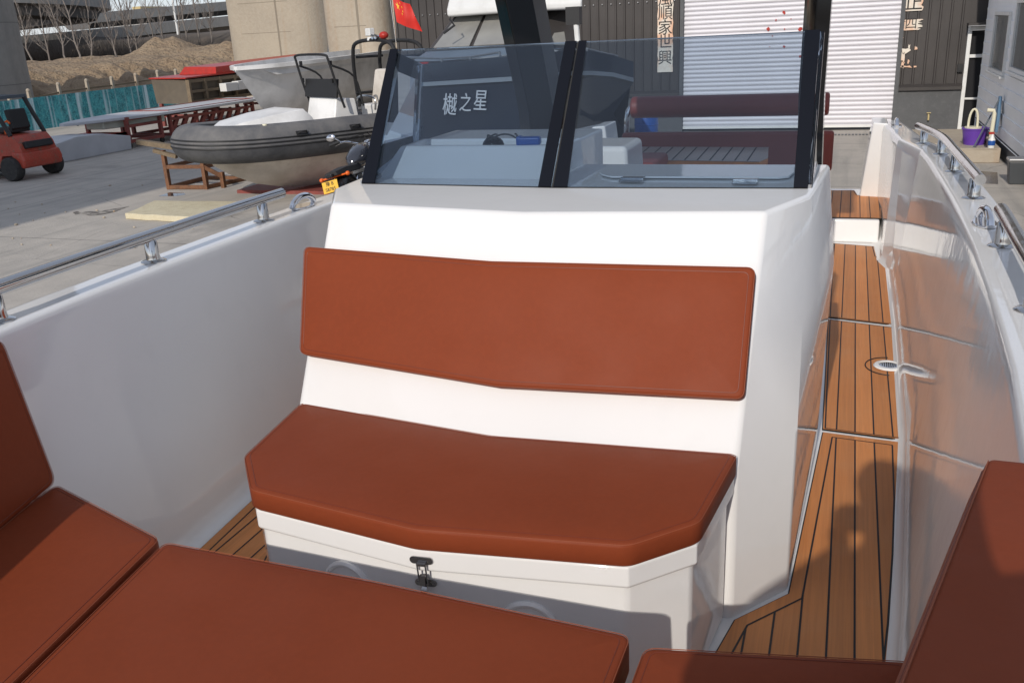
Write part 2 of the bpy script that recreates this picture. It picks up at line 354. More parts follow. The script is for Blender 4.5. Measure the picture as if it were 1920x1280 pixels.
# 2-D polygon helpers
def area2(p): return sum(p[i][0]*p[(i+1)%len(p)][1]-p[(i+1)%len(p)][0]*p[i][1] for i in range(len(p)))/2
def inset(p,d):   # CCW polygon, d>0 inward (mitred)
    n=len(p); out=[]
    for i in range(n):
        a,b,c=V(p[i-1]).to_2d(),V(p[i]).to_2d(),V(p[(i+1)%n]).to_2d()
        e1=(b-a).normalized(); e2=(c-b).normalized(); n1=V((-e1.y,e1.x)).to_2d(); n2=V((-e2.y,e2.x)).to_2d()
        k=1+n1.dot(n2); mv=(n1+n2)/max(k,.25)
        out.append(b+mv*d)
    return out
def fillet(p,r,k=4,skip=()):
    n=len(p); out=[]; idx={}
    for i in range(n):
        b=V(p[i]).to_2d()
        if i in skip: idx[i]=len(out); out.append(b); continue
        a,c=V(p[i-1]).to_2d(),V(p[(i+1)%n]).to_2d(); ra=r[i] if isinstance(r,(list,tuple)) else r
        u=(a-b); w=(c-b); d=min(ra,u.length*.45,w.length*.45); p0=b+u.normalized()*d; p2=b+w.normalized()*d
        for j in range(k+1):
            t=j/k; out.append(p0*(1-t)**2+b*2*t*(1-t)+p2*t*t)
    return out,idx
SUN_E,SKY_E,EXPO=3.05,.185,0.0
# ================================================================== THE WHITE BOAT
BX = -.87
boat = thing('motorboat','white open motorboat with teak decking, smoked windshield and polished steel hand rails','boat',(BX,3,0))
def lerp(tab,y):
    for (a,b),(c,d) in zip(tab,tab[1:]):
        if y<=c: return b+(d-b)*max(0,(y-a))/(c-a)
    return tab[-1][1]
GUN=[(-1.6,.24),(-1.2,.50),(-.6,.73),(0,.90),(.5,1.03),(1,1.125),(1.35,1.17),(1.6,1.188),(1.9,1.215),(2.3,1.235),(3,1.257),(3.7,1.262),(5,1.262),(5.45,1.258),(6.15,1.175),(7,1.15),(8,1.11)]
FLR=[(-1.6,.1),(-1.2,.30),(-.6,.50),(0,.68),(.5,.80),(1,.92),(1.6,1.03),(2.1,1.075),(2.6,1.105),(3.4,1.150),(4.8,1.170),(5.95,1.172),(6.15,1.125),(7,1.13),(8,1.10)]
SHR=[(-1.6,.90),(1.5,.865),(3.6,.86),(5,.83),(6,.79),(7,.745),(8,.70)]
def gx(y): return lerp(GUN,y)
def hull():
    mb=MB(); rings=[]
    ys=[-1.6,-1.4,-1.2,-.9,-.6,-.3,0,.25,.5,.75,1,1.3,1.6,1.9,2.2,2.6,3,3.4,3.8,4.3,4.8,5.2,5.45,5.7,5.95,6.15,6.4,7,7.5,8]
    for y in ys:
        hf,hg,zg=lerp(FLR,y),gx(y),lerp(SHR,y); k=.035
        half=[(hf-.10,0),(hf-.055,0),(hf-.040,0),(hf-.014,.006),(hf+.004,.020),(hf+.012,.046),(hf+.015,.066),(hf+.017,.085),(hg-.009,zg-.06),(hg-.007,zg-.042),(hg-.004,zg-.018),(hg-.001,zg-.008),(hg+.004,zg-.002),(hg+.012,zg),(hg+.032,zg),(hg+.122,zg),
              (hg+.132,zg),(hg+.146,zg-.004),(hg+.152,zg-.018),(hg+.152,zg-.10),(hg+.11,zg-.13),(hg*.97,0.0),(hg*.80,-.55),(.0,-1.05)]
        rings.append([V((BX+x,y,z)) for x,z in half]+[V((BX-x,y,z)) for x,z in reversed(half[:-1])])
    # seam ring along keel/floor: close ring (keel shared)
    mb.loft(rings,True,True)
    o=mb.build('hull','gelcoat',boat,smooth=40); me=o.data
    for e in me.edges:
        a,b=(me.vertices[i].co for i in e.vertices)
        if abs(a.y-b.y)<1e-4 and min(abs(a.y-5.45),abs(a.y-6.15),abs(a.y-5.95))<1e-3 and a.z>-.01: e.use_edge_sharp=True
    return o
hull()
# aft deck step and quarter wings
mb=MB()
mb.prism([(BX-1.12,6.66,.0),(-.10,6.66,.0),(-.10,6.70,.155),(BX-1.12,6.70,.155)],(0,1.25,0))
mb.prism([(-.10,6.66,.0),(BX+1.128,6.66,.0),(BX+1.128,6.70,.155),(-.10,6.70,.155)],(0,1.25,0))
mb.build('aft_deck_step','gelcoat',boat,bevel=.012)
for s in (1,-1):
    mb=MB(); xs=lambda h: BX+s*h
    w_=[Y(7.6,1612,363),Y(7.56,1652,366),Y(7.5,1666,232),Y(7.52,1637,230)]
    w_=[V((BX+s*(q.x-BX),q.y,q.z)) for q in w_]; w_[0].z=w_[1].z=.15
    mb.prism(w_,(0,.40,0))
    mb.build('stern_wing','gelcoat',boat,bevel=.012)

# ---- teak panels
def clip_x(poly,x):
    ys=[]
    for i in range(len(poly)):
        a,b=poly[i],poly[(i+1)%len(poly)]
        if (a[0]-x)*(b[0]-x)<0: ys.append(a[1]+(b[1]-a[1])*(x-a[0])/(b[0]-a[0]))
    ys.sort(); return list(zip(ys[::2],ys[1::2]))
def tri_poly(mb,p,z,m):
    from mathutils.geometry import tessellate_polygon
    v=[V((q[0],q[1],z)) for q in p]
    mb.add(v,[t for t in tessellate_polygon([v])],m)
def deck_panel(poly,xs,z=0,border=.042,label=None,w=.0055):
    if area2(poly)<0: poly=poly[::-1]
    mb=MB(); a=inset(poly,.004); b=inset(poly,border); 
    tri_poly(mb,poly,z+.003,1)
    for i in range(len(poly)):
        p,q=poly[i],poly[(i+1)%len(poly)]; mb.add([(p[0],p[1],z-.002),(q[0],q[1],z-.002),(q[0],q[1],z+.003),(p[0],p[1],z+.003)],[(0,1,2,3)],1)
    tri_poly(mb,a,z+.0055,0)
    zz=z+.0063
    for i in range(len(b)):
        p,q=b[i],b[(i+1)%len(b)]; d=(V((q[0],q[1]))-V((p[0],p[1]))).normalized(); n=V((-d.y,d.x))*w/2
        mb.add([(p[0]-n.x,p[1]-n.y,zz),(q[0]-n.x,q[1]-n.y,zz),(q[0]+n.x,q[1]+n.y,zz),(p[0]+n.x,p[1]+n.y,zz)],[(0,1,2,3)],1)
    for x in xs:
        for y0,y1 in clip_x([(q[0],q[1]) for q in b],x):
            if y1-y0>.03: mb.add([(x-w/2,y0,zz+.0005),(x+w/2,y0,zz+.0005),(x+w/2,y1,zz+.0005),(x-w/2,y1,zz+.0005)],[(0,1,2,3)],1)
    o=mb.build('deck_panel',['teak','caulk'],boat,smooth=0,recalc=False,weld=False)
    if label: o['label']=label
    return o
z0=lambda x,y: tuple(Z(0,x,y))[:2]
PX=[-.30,-.232,-.164,-.096,-.028,.041,.109,.177,.245]
pA=[z0(1541.5,811),z0(1694,831)]+[(.272,2.9),(.255,2.55),(.232,2.2),(.20,1.85),(.165,1.55),(.12,1.25),(-.40,1.25),(-.36,1.50),(-.235,1.93)]+[z0(1376,1163),z0(1477,1114)]
deck_panel(pA,PX,border=.040)
deck_panel([z0(1552,599.5),z0(1680,615.5),(.292,4.2),z0(1693.5,826.5),z0(1541,806.5)],PX,border=.012)
deck_panel([z0(1560,457),z0(1639,463),z0(1644,482),z0(1669,490),z0(1679.5,611),z0(1552,596)],PX,border=.012)
zd=.155
zz=lambda x,y: tuple(Z(zd,x,y))[:2]
pD=[zz(1553,409),zz(1653,411),zz(1652,370),zz(1608,367),zz(1602,358),zz(1553,358)]
deck_panel(pD,[x+.02 for x in PX],z=zd,border=.01,label='teak aft deck panel on the raised step')
# left aisle beside console
LXS=[BX-1.02+.068*i for i in range(9)]
deck_panel([(BX-.95,1.25),(BX-.95,1.6),(BX-1.012,1.95),(BX-1.04,2.3),(BX-1.065,2.7),(BX-1.10,3.3),(BX-1.12,4.4),(BX-1.125,6.5),(BX-.90,6.5),(BX-.89,3.2),(BX-.84,2.35),(BX-.72,2.0),(BX-.60,1.7),(BX-.55,1.25)],LXS,border=.04)

# ---- floor drain
c=Z(.006,1666,687)
fd=MB().lathe((c.x,c.y,.0065),[(.0,.0),(.062,.0),(.066,.003),(.060,.009),(.045,.010),(.043,.005),(.0,.004)],n=36).build('floor_drain','gelcoat',boat)
gm=MB().lathe((c.x,c.y,.0115),[(0,0),(.042,0),(.042,.0025),(.036,.003),(0,.003)],n=30)
gr=gm.build('drain_grate','steel',fd)
hm=MB()
for i in range(-3,4): hm.rbox((c.x+i*.009,c.y,.0150),(.004,2*math.sqrt(max(.0001,.03**2-(i*.009)**2)),.0008))
hm.build('drain_slot','black_matte',fd,smooth=0)
rm=MB().tube([(c.x+.10*math.cos(PI*.5+t/20*PI),c.y+.115*math.sin(PI*.5+t/20*PI),.0068) for t in range(21)],.003,6)
rm.build('drain_seam','caulk',fd)

# ---- console
def mir(half):   # half: right side list of (hw,y,z) from front centre to rear
    return [V((BX+h,y,z)) for h,y,z in half]+[V((BX-h,y,z)) for h,y,z in reversed(half[1:])]
lv=[ [(0,2.06,0),(.662,2.118,0),(.800,2.30,0),(.838,3.2,0),(.842,3.25,0)],
     [(0,2.07,.45),(.660,2.135,.45),(.797,2.385,.45),(.850,3.2,.45),(.850,3.25,.45)],
     [(0,2.225,.73),(.668,2.305,.73),(.789,2.535,.73),(.858,3.2,.73),(.858,3.25,.73)],
     [(0,2.42,1.046),(.678,2.50,1.046),(.783,2.70,1.058),(.822,3.2,1.062),(.822,3.25,1.062)]]
mb=MB(); n=len(mir(lv[0])); rings=[mir(l) for l in lv]
mb.loft(rings,True,False)
t=rings[-1]; o=len(mb.v)
base=(len(rings)-1)*n
# top: windshield base line from E to E through (0,2.73)
wl=V((BX,2.735,1.058))
mb.v.append(wl); wi=len(mb.v)-1
mb.f += [[base+0,base+1,base+2,wi],[base+n-2,base+n-1,base+0,wi],[wi,base+2,base+3,base+4,base+5,base+6,base+n-2]]; mb.m += [0,0,0]
console=mb.build('console','gelcoat',boat,bevel=.013,seg=4,smooth=25)
# recessed plinth seam below
# hatch lid on top of the console
hp=[Z(1.064,*q) for q in ((1122,324),(1128,330),(1145,334),(1462,336),(1480,334),(1490,326),(1490,317),(1150,312),(1135,314))]
hl=MB().prism([V((p.x,p.y,1.064)) for p in hp],(0,0,.006)).build('hatch_lid','gelcoat',boat,bevel=.0025)
for q in ((1186,331),(1398,334)):
    c=Z(1.078,*q); h=MB()
    h.rbox((c.x,c.y+.012,1.0722),(.075,.03,.004)).rbox((c.x,c.y-.024,1.068),(.075,.03,.006)).cyl((c.x-.038,c.y-.006,1.072),(c.x+.038,c.y-.006,1.072),.005)
    h.build('hinge','steel',hl,bevel=.0015)
# dash cowl: sloped front, open tray behind
def cowl():
    mb=MB(); x0,x1=-1.60,-.93
    out=[[(x0,2.90,1.05),(x1,2.90,1.05),(x1+.02,3.25,1.05),(x0-.05,3.25,1.05)],
         [(x0+.045,3.03,1.158),(x1-.0,3.03,1.158),(x1+.01,3.25,1.158),(x0+.03,3.25,1.158)]]
    a=[V(p) for p in out[0]]; b=[V(p) for p in out[1]]
    b2=[b[0]+V((.03,.03,0)),b[1]+V((-.03,.03,0)),b[2]+V((-.03,-.02,0)),b[3]+V((.03,-.02,0))]
    d=[p-V((0,0,.05)) for p in b2]
    mb.loft([a,b,b2,d],True,False); k=len(mb.v); mb.add(d,[(0,1,2,3)])
    return mb.build('dash_cowl','gelcoat',boat,bevel=.012)
cowl()
MB().prism([(-1.60,3.26,.0),(-.93,3.26,.0),(-.93,3.26,1.15),(-1.58,3.26,1.15)],(0,.35,0)).build('helm_binnacle','gelcoat',boat,bevel=.01)

# ---- windshield
BY,BZ,TY,TZ=2.765,1.056,3.0,1.494
def wpt(u,v,dy=0):   # u: x, v 0..1 up; slight sweep back at sides
    return V((u,BY+(TY-BY)*v+dy+.035*abs(u-BX)/.75,BZ+(TZ-BZ)*v))
def xl(v,px0,px1):   # x at height v for a line traced bottom->top
    p=(px0[0]+(px1[0]-px0[0])*v,px0[1]+(px1[1]-px0[1])*v); return PL((BX,BY,BZ),(0,-(TZ-BZ),(TY-BY)),*p).x
def strip_poly(l0,l1,r0,r1): return [wpt(xl(0,l0,l1),0),wpt(xl(0,r0,r1),0),wpt(xl(1,r0,r1),1),wpt(xl(1,l0,l1),1)]
def pane(name,l0,l1,r0,r1,mat,par,th=.008,push=0,lab=None):
    p=strip_poly(l0,l1,r0,r1); nrm=(p[1]-p[0]).cross(p[3]-p[0]).normalized()
    if nrm.y>0: nrm=-nrm
    o=MB().prism([q+nrm*push for q in p],nrm*th).build(name,mat,par,smooth=0)
    if lab: o['label']=lab
    return o
LP=((672,352),(727,97)); RP=((1513,363),(1537,60)); C0=((1033,362),(1083,81)); C1=((1038,362),(1087,80))
gl=pane('windshield_pane',LP[0],LP[1],C0[0],C0[1],'glass',boat,lab='smoked left windshield pane')
gr_=pane('windshield_pane',C1[0],C1[1],RP[0],RP[1],'glass',boat,lab='smoked right windshield pane')
for par,a,b in ((gl,((672,352),(727,97)),((697,353),(741,97))),(gl,((1010,362),(1062,82)),((1033,362),(1083,81))),
                (gr_,((1038,362),(1087,80)),((1064,362),(1101,80))),(gr_,((1486,363),(1508,62)),((1513,363),(1537,60)))):
    p=strip_poly(a[0],a[1],b[0],b[1]); nrm=(p[1]-p[0]).cross(p[3]-p[0]).normalized()
    if nrm.y>0: nrm=-nrm
    MB().prism([q+nrm*.0082 for q in p],nrm*.006).build('edge_strip','black_frame',par,smooth=0)
# clear gap bar between the panes
p=strip_poly(C0[0],C0[1],C1[0],C1[1]); MB().prism([q+V((0,-.001,0)) for q in p],(0,.007,0)).build('centre_seal','rubber',boat,smooth=0)
gk=MB(); gp=[wpt(xl(0,*LP),0),V((BX,BY+.0,BZ)),wpt(xl(0,*RP),0)]
gk.beam(gp[0]+V((0,-.004,-.001)),gp[1]+V((0,-.004,-.001)),.016,.010).beam(gp[1]+V((0,-.004,-.001)),gp[2]+V((0,-.004,-.001)),.016,.010); gk.build('windshield_gasket','rubber',boat,smooth=0)
# side panes going aft
for s,l in ((1,'right'),(-1,'left')):
    xb=xl(0,*RP) if s>0 else xl(0,*LP); xt=xl(1,*RP) if s>0 else xl(1,*LP)
    b0=wpt(xb,0); t0=wpt(xt,1)
    mb=MB().prism([b0+V((0,.012,0)),b0+V((-.0*s,.46,-.0)),t0+V((-.02*s,.22,-.06)),t0+V((0,.012,0))],(s*.008,0,0))
    o=mb.build('side_pane','glass',boat,smooth=0); o['label']='smoked %s side pane of the windshield'%l
    MB().prism([b0+V((s*.0085,.012,0)),b0+V((s*.0085,.042,0)),t0+V((s*.0085,.042,-.006)),t0+V((s*.0085,.012,0))],(s*.004,0,0)).build('edge_strip','black_frame',o,smooth=0)
    MB().beam(b0+V((0,.0,.006)),b0+V((0,.46,.006)),.022,.014).build('base_rail','steel',o,smooth=0)

# ---- hard top on black posts
for s in (1,-1):
    x=-.17 if s>0 else -1.60
    top=V((-.155 if s>0 else -1.68,4.6,2.255)); 
    if s>0: pts=[(V((-.135,4.62,.0)),.055,.13),(V((-.17,4.6,1.2)),.058,.14),(top,.06,.15)]
    else: pts=[(V((-1.49,4.62,.0)),.09,.13),(V((-1.535,4.6,1.15)),.10,.15),(V((-1.73,4.6,2.26)),.11,.17)]
    rings=[[c+V((a*-1,-b*.2,0)),c+V((0,-b,0)),c+V((a,-b*.35,0)),c+V((a,b,0)),c+V((-a,b,0))] for c,a,b in pts]
    o=MB().loft(rings).build('hardtop_post','black_gloss',boat,bevel=.006,smooth=30)
MB().prism([(BX-.82,3.1,2.26),(BX+.82,3.1,2.26),(BX+.82,5.4,2.24),(BX-.82,5.4,2.24)],(0,0,.07)).build('hardtop','gelcoat',boat,bevel=.03)

# ---- helm seat block, stern bench, table (seen through the glass)
MB().prism([(-1.62,4.8,0),(-1.06,4.8,0),(-1.11,4.8,.92),(-1.60,4.8,.92)],(0,.42,0)).build('helm_seat_base','gelcoat',boat,bevel=.03)
sb=MB().box((BX-1.10,5.3,0),(BX-.42,6.64,.60)).box((BX-.98,7.30,.16),(BX+.76,7.56,.50)).build('stern_bench','gelcoat',boat,bevel=.015)
# table with teak slats
tz=.62
tp=[Z(tz,*q) for q in ((1165,300),(1424,304),(1440,297),(1441,277),(1196,276))]
mb=MB(); mb.prism([V((p.x,p.y,tz-.04)) for p in tp],(0,0,.04)); table=mb.build('table','teak',boat,bevel=.006); MB().prism([V((p.x,p.y,tz+.0005)) for p in tp],(0,0,.003)).build('table_top','table_sheen',table,smooth=0)
gv=MB(); x0=min(p.x for p in tp); x1=max(p.x for p in tp); y0=min(p.y for p in tp); y1=max(p.y for p in tp)
for i in range(1,11):
    u=i/11; a=Z(tz,1165+(1424-1165)*u,300+4*u); b=Z(tz,1196+(1441-1196)*u,276+u); 
    gv.beam(V((a.x,a.y+.02,tz+.0040)),V((b.x,b.y-.02,tz+.0040)),.010,.0016)
gv.build('slat_groove','caulk',table,smooth=0)
c=sum(tp,V())/5; MB().cyl((c.x,c.y,0),(c.x,c.y,tz-.04),.045).lathe((c.x,c.y,0),[(0,0),(.16,0),(.16,.012),(.05,.03),(0,.03)]).build('table_leg','steel',table)
# tube frame for the bolster
for x,nm in ((-1.70,0),(-.27,1)):
    MB().tube([(x,7.38,.45),(x,7.38,.80),(x+.04*(1 if x<BX else -1),7.40,.90),(x+.16*(1 if x<BX else -1),7.42,.92)],.022,10,smooth=6).build('bolster_frame','steel',boat)

# ---- grab rails
def tube_rail(pts,post_px,r=.0205,endcap=True,inward=1):
    pts=spline(pts,8); 
    o=MB().tube(pts,r,16).build('grab_rail','steel',boat,smooth=50)
    for pb in post_px:
        # nearest rail point above
        q=min(pts,key=lambda p:(p.xy-pb.xy).length); zt=q.z-r*.6
        MB().lathe((pb.x,pb.y,pb.z),[(0,0),(.041,0),(.042,.003),(.037,.006),(.024,.010),(.0225,.02),(.0215,zt-pb.z-.004),(.015,zt-pb.z+.004),(0,zt-pb.z+.004)],n=22).build('rail_post','steel',o,smooth=40)
    return o
def gun_mid(side,y,k=.072,dz=0): return V((BX+side*(gx(y)+k),y,lerp(SHR,y)+dz))
RH=.088
lp=[.35,1.62,2.42,3.16]
lp=[.55]+[Z(lerp(SHR,2),*q).y for q in ((20,604),(306,491),(516,414))]
ys=[.2,.55,1.0,1.4,1.8,2.2,2.6,3.0,lp[-1]+.08,lp[-1]+.15]
tube_rail([gun_mid(-1,y,.072,RH) for y in ys],[gun_mid(-1,y) for y in lp])
q=[(1915,583),(1880,462)]
yr=[Z(lerp(SHR,3),*a).y for a in q]
ys=[yr[0]-1.0,yr[0]-.5,yr[0],(yr[0]+yr[1])/2,yr[1],yr[1]+.12]
tube_rail([gun_mid(1,y,.075,RH) for y in ys],[gun_mid(1,y,.075) for y in [yr[0]-.75]+yr])
q=[(1832,389),(1790,330),(1757,290),(1733,262)]
yr2=[Z(lerp(SHR,5.2),*a).y for a in q]
ys=[yr2[0]-.13,yr2[0],(yr2[0]+yr2[1])/2,yr2[1],yr2[2],yr2[3],yr2[3]+.2]
tube_rail([gun_mid(1,y,.075,RH) for y in ys],[gun_mid(1,y,.075) for y in yr2])
# cleats: flip-up oval loops
def cleat(c,ang):
    a=V((math.sin(ang),math.cos(ang),0)); b=V((a.y,-a.x,0)); up=V((0,0,1))
    base=MB(); ring=[c+a*(.078*math.cos(t*PI/16))+b*(.038*math.sin(t*PI/16)) for t in range(32)]
    base.prism(ring,(0,0,.008)); o=base.build('cleat','chrome',boat,bevel=.003)
    lm=MB()
    lm.tube([c-a*.092+up*.010,c-a*.075+up*.030,c-a*.04+up*.044,c+up*.048,c+a*.04+up*.044,c+a*.075+up*.030,c+a*.092+up*.010],.0135,12,smooth=5)
    lm.build('cleat_horn','chrome',o,smooth=60)
yc=Z(.875,600,383).y; cleat(gun_mid(-1,yc,.07,.001),R(-3))
yc=Z(.875,1852,413).y; cleat(gun_mid(1,yc,.06,.001),R(-3))
yc=Z(.75,1690,232).y; cleat(gun_mid(1,min(yc,7.3),.07,.001),R(0))
yc=Z(.76,1102,240).y; cleat(gun_mid(-1,7.0,.07,.001),R(0))

# ---- bench locker in front of the console
Bk=[Z(.49,*q).xy for q in ((571,748),(925,817),(1380,850))]
Fr=[Z(.49,*q).xy for q in ((1317,985),(1186,1030),(830,1000),(486,920),(466,850))]
seat_out=[V((-1.345,1.640)),V((-.862,1.578)),V((-.379,1.640)),V((-.248,1.775)),V((-.206,2.135)),V((-.867,2.085)),V((-1.53,2.165)),V((-1.480,1.80))]
if area2(seat_out)<0: seat_out.reverse()
def p3(p,z): return [V((q[0],q[1],z)) for q in p]
body=inset(seat_out,.018); lip=inset(seat_out,.006)
lk=MB(); lk.loft([p3(body,0),p3(body,.385)]); locker=lk.build('bench_locker','gelcoat',boat,bevel=.012)
MB().loft([p3(inset(seat_out,.012),.375),p3(lip,.382),p3(lip,.430),p3(inset(seat_out,.012),.434)]).build('locker_lid','gelcoat',locker,bevel=.005)
# latch
def fr_at(x,z):   # a point on the locker's front face left/right of centre
    a,b=(V((-1.345,1.640)),V((-.862,1.578))) if x<-.862 else (V((-.862,1.578)),V((-.379,1.640)))
    tt=(x-a.x)/(b.x-a.x); p=a+(b-a)*tt; return V((p.x,p.y+.018,z))
xc=-.852; pf=fr_at(xc,0); tx=V((1,.10,0)).normalized(); ny=V((.1,-1,0)).normalized()
def stad(c,w,h,th,par,nm,mat='latch_steel'):
    pts=[]
    for i in range(9): t=-PI/2+PI*i/8; pts.append(c+tx*(w/2-h/2+math.cos(t)*h/2)+V((0,0,math.sin(t)*h/2)))
    for i in range(9): t=PI/2+PI*i/8; pts.append(c+tx*(-w/2+h/2+math.cos(t)*h/2)+V((0,0,math.sin(t)*h/2)))
    return MB().prism(pts,ny*th).build(nm,mat,par,bevel=.001)
lt=stad(V((xc,pf.y-.014,.409)),.056,.019,.003,locker,'latch','latch_steel'); lt['label']='polished over-centre latch under the seat lip'
lm=MB(); cc=V((xc,pf.y-.004,.345))
pts=[]
def onf(u,z,out): return V((xc,pf.y,z))+tx*u+ny*out
for i in range(9): t=-PI/2+PI*i/8; pts.append(onf(.018+math.cos(t)*.009,.340+math.sin(t)*.009,0))
for i in range(9): t=PI/2+PI*i/8; pts.append(onf(-.018+math.cos(t)*.009,.340+math.sin(t)*.009,0))
lm.prism(pts,ny*.003)
for u in (-.010,.010): lm.cyl(onf(u,.404,.022),onf(u,.346,.016),.0022,n=8)
lm.beam(onf(-.011,.402,.021),onf(.011,.402,.021),.008,.007)
lm.beam(onf(0,.372,.018),onf(0,.345,.02),.014,.008,up=ny); lm.beam(onf(-.011,.350,.010),onf(.011,.350,.010),.010,.016)
lm.prism([onf(-.006,.338,.010),onf(.006,.338,.010),onf(.010,.312,.030),onf(-.010,.312,.030)],ny*.003)
for u in (-.019,.019): lm.lathe(onf(u,.340,.003),[(0,0),(.0035,0),(.003,.0015),(0,.0018)],ny,10)
lm.build('latch','latch_steel',locker,bevel=.0006)
for px in (655,992):
    q=(655,1090) if px<700 else (990,1172)
    c=Y(1.625,*q); c=fr_at(c.x,c.z-.012 if px<700 else c.z-.006)
    n2=V((-.128,-1,0)).normalized() if c.x<BX else V((.128,-1,0)).normalized()
    MB().lathe(c,[(0,0),(.072,0),(.072,.006),(.066,.011),(.060,.010),(.057,.007),(0,.009)],n2,32).build('cup_lid','gelcoat',locker)

# ---- seat bases at the bow
def seat_base(p,z=.378,nm='seat_base'): 
    if area2(p)<0: p=p[::-1]
    return MB().loft([p3(p,0.0),p3(p,z)]).build(nm,'gelcoat_dull',boat,bevel=.01)
Lq=[(-1.95,1.56),(-1.50,1.42),(-1.42,.94),(-1.25,.0),(-1.15,-.5),(-1.45,-.5),(-1.66,.0),(-1.78,.5),(-1.90,1.0)]
Rq=[(.15,1.43),(-.27,1.34),(-.285,.9),(-.36,0),(-.44,-.5),(-.30,-.5),(-.11,.0),(.02,.5),(.12,1.0)]
Pq=[(-1.40,1.36),(-.35,1.33),(-.35,.9),(-.42,-.5),(-1.15,-.5),(-1.36,.9)]
for q in (Lq,Rq,Pq): seat_base(q)

# ================================================================== CUSHIONS
def cushion(name,label,outline,mp,th,er=.010,fr=.024,puff=.006,crease=(),seam=True,lab_cat='cushion',mat='leather'):
    """outline: CCW 2-D (u,v); mp(u,v,w)->3-D. crease: pairs of outline indices joined by a fold."""
    if area2(outline)<0: raise ValueError(name)
    skip=set(i for c in crease for i in c)
    p,idx=fillet(outline,fr,5,skip); n=len(p); mb=MB(); rings=[]
    prof=[(.006,0),(0,.006),(0,th-er)]+[(er*(1-math.cos(a)),th-er+er*math.sin(a)) for a in (PI/8,PI/4,3*PI/8,PI/2)]+[(er+.012,th+puff*.35),(er+.045,th+puff*.8),(er+.09,th+puff)]
    for d,w in prof:
        q=fillet(inset(outline,d) if d else outline,max(fr-d*.6,.006),5,skip)[0]
        rings.append([mp(a[0],a[1],w) for a in q])
    mb.loft(rings,True,False)
    o0=(len(rings)-1)*n
    def cap(base,rev):
        ids=[base+i for i in range(n)]; polys=[ids]
        for a,b in crease:
            ia,ib=base+idx[a],base+idx[b]; new=[]
            for pl in polys:
                if ia in pl and ib in pl:
                    i,j=sorted((pl.index(ia),pl.index(ib))); new+= [pl[i:j+1],pl[j:]+pl[:i+1]]
                else: new.append(pl)
            polys=new
        for pl in polys: mb.f.append(pl[::-1] if rev else pl); mb.m.append(0)
    cap(o0,False); cap(0,True)
    if seam:
        for d,w in ((er*.25,th-er*.28),):
            q=fillet(inset(outline,d*.55),fr,5,skip)[0]; pts=[mp(a[0],a[1],w+.0010) for a in q]; pts.append(pts[0]); mb.tube(pts,.0009,5,m=1,cap=False)
        q=fillet(inset(outline,er+.006),max(fr-er*.6,.006),5,skip)[0]; pts=[mp(a[0],a[1],th+puff*.18+.0002) for a in q]; pts.append(pts[0]); mb.tube(pts,.0010,5,m=2,cap=False)
    o=mb.build(name,[mat,'thread','leather_edge'],None,smooth=50,recalc=True)
    return tag(o,label,lab_cat)
flat=lambda z:(lambda u,v,w:V((u,v,z+w)))
cushion('seat_cushion','six-sided rust leather seat cushion on the locker with the latch',[tuple(q) for q in seat_out],flat(.434),.058,crease=((),)[:0])
# backrest on the sloping console front, folded along its middle
Pn=V((BX,2.07,.45)); 
def console_front(x,s):   # s = distance up the slope from z=.45 at y=2.135
    k=abs(x-BX)/.66; yb=2.07+.075*min(k,1.35); zt=.45+s*.854; return V((x,yb+(zt-.45)*.60,zt))
slope_n=V((0,-.857,.515))
def mpb(u,v,w): return console_front(u,v)+slope_n*(w+.002)
def onslope(px):   # solve u,v for pixel
    y0=2.12
    p=None
    for _ in range(30):
        p=Y(y0,*px); k=abs(p.x-BX)/.66; y1=2.07+.075*min(k,1.35)+(p.z-.45)*.60-.045*.857-.0; y0=.5*y0+.5*y1
    return (p.x,(p.z-.45-.045*.515)/.854)
ol=[onslope(q) for q in ((566,660),(935,721),(1396,745),(1418,498),(925,487),(574,460))]
cushion('backrest_cushion','broad rust leather backrest pad with a shallow centre fold on the console front',ol,mpb,.045,fr=.022,crease=((1,4),))
# bow cushions
zc=.383; tc_=.075
cushion('sunpad_cushion','large flat rust leather sunpad in the foreground filling the bow',[(-1.175,-.5),(-.40,-.5),(-.325,.9),(-.318,1.392),(-.882,1.418),(-1.435,1.424),(-1.355,.9)],flat(zc),tc_)
cushion('seat_cushion','rust leather side seat cushion at lower left, half shaded by the backrest',[(-1.20,-.5),(-1.371,.9),(-1.455,1.432),(-1.928,1.583),(-1.90,1.25),(-1.82,.8),(-1.67,.2),(-1.45,-.5)],flat(zc),tc_)
cushion('seat_cushion','dark rust leather side seat cushion at the bottom right beside the teak aisle',[(-.375,-.5),(-.30,-.5),(-.09,.0),(.05,.6),(.14,1.1),(.178,1.462),(-.288,1.366),(-.298,.9)],flat(zc),tc_)
def side_backrest(s,y1,label):
    rt=[]
    # path of the inner bottom edge
    xb=(lambda y: -1.925+(1.58-y)*.26) if s<0 else (lambda y: .173-(1.47-y)*.26)
    L=2.0; th_=.066 if s<0 else .13
    def mp(u,v,w):   # u along bow->stern, v up, w inward thickness from the hull side
        y=y1-L+u; x=xb(y)
        return V((x+s*(th_-w)+s*v*(.17 if s<0 else .19),y,.462+v))
    o=[(0,0),(L,0),(L,.405),(0,.405)]
    if s>0:
        f=mp; mp=lambda u,v,w:f(u,v,w)
    cu=cushion('side_backrest',label,o,mp,.066 if s<0 else .13,fr=.03)
    return cu
side_backrest(-1,1.585,'dark rust leather side backrest standing against the left hull side')
side_backrest(1,1.475,'rust leather side backrest standing against the right hull side, seen edge-on')
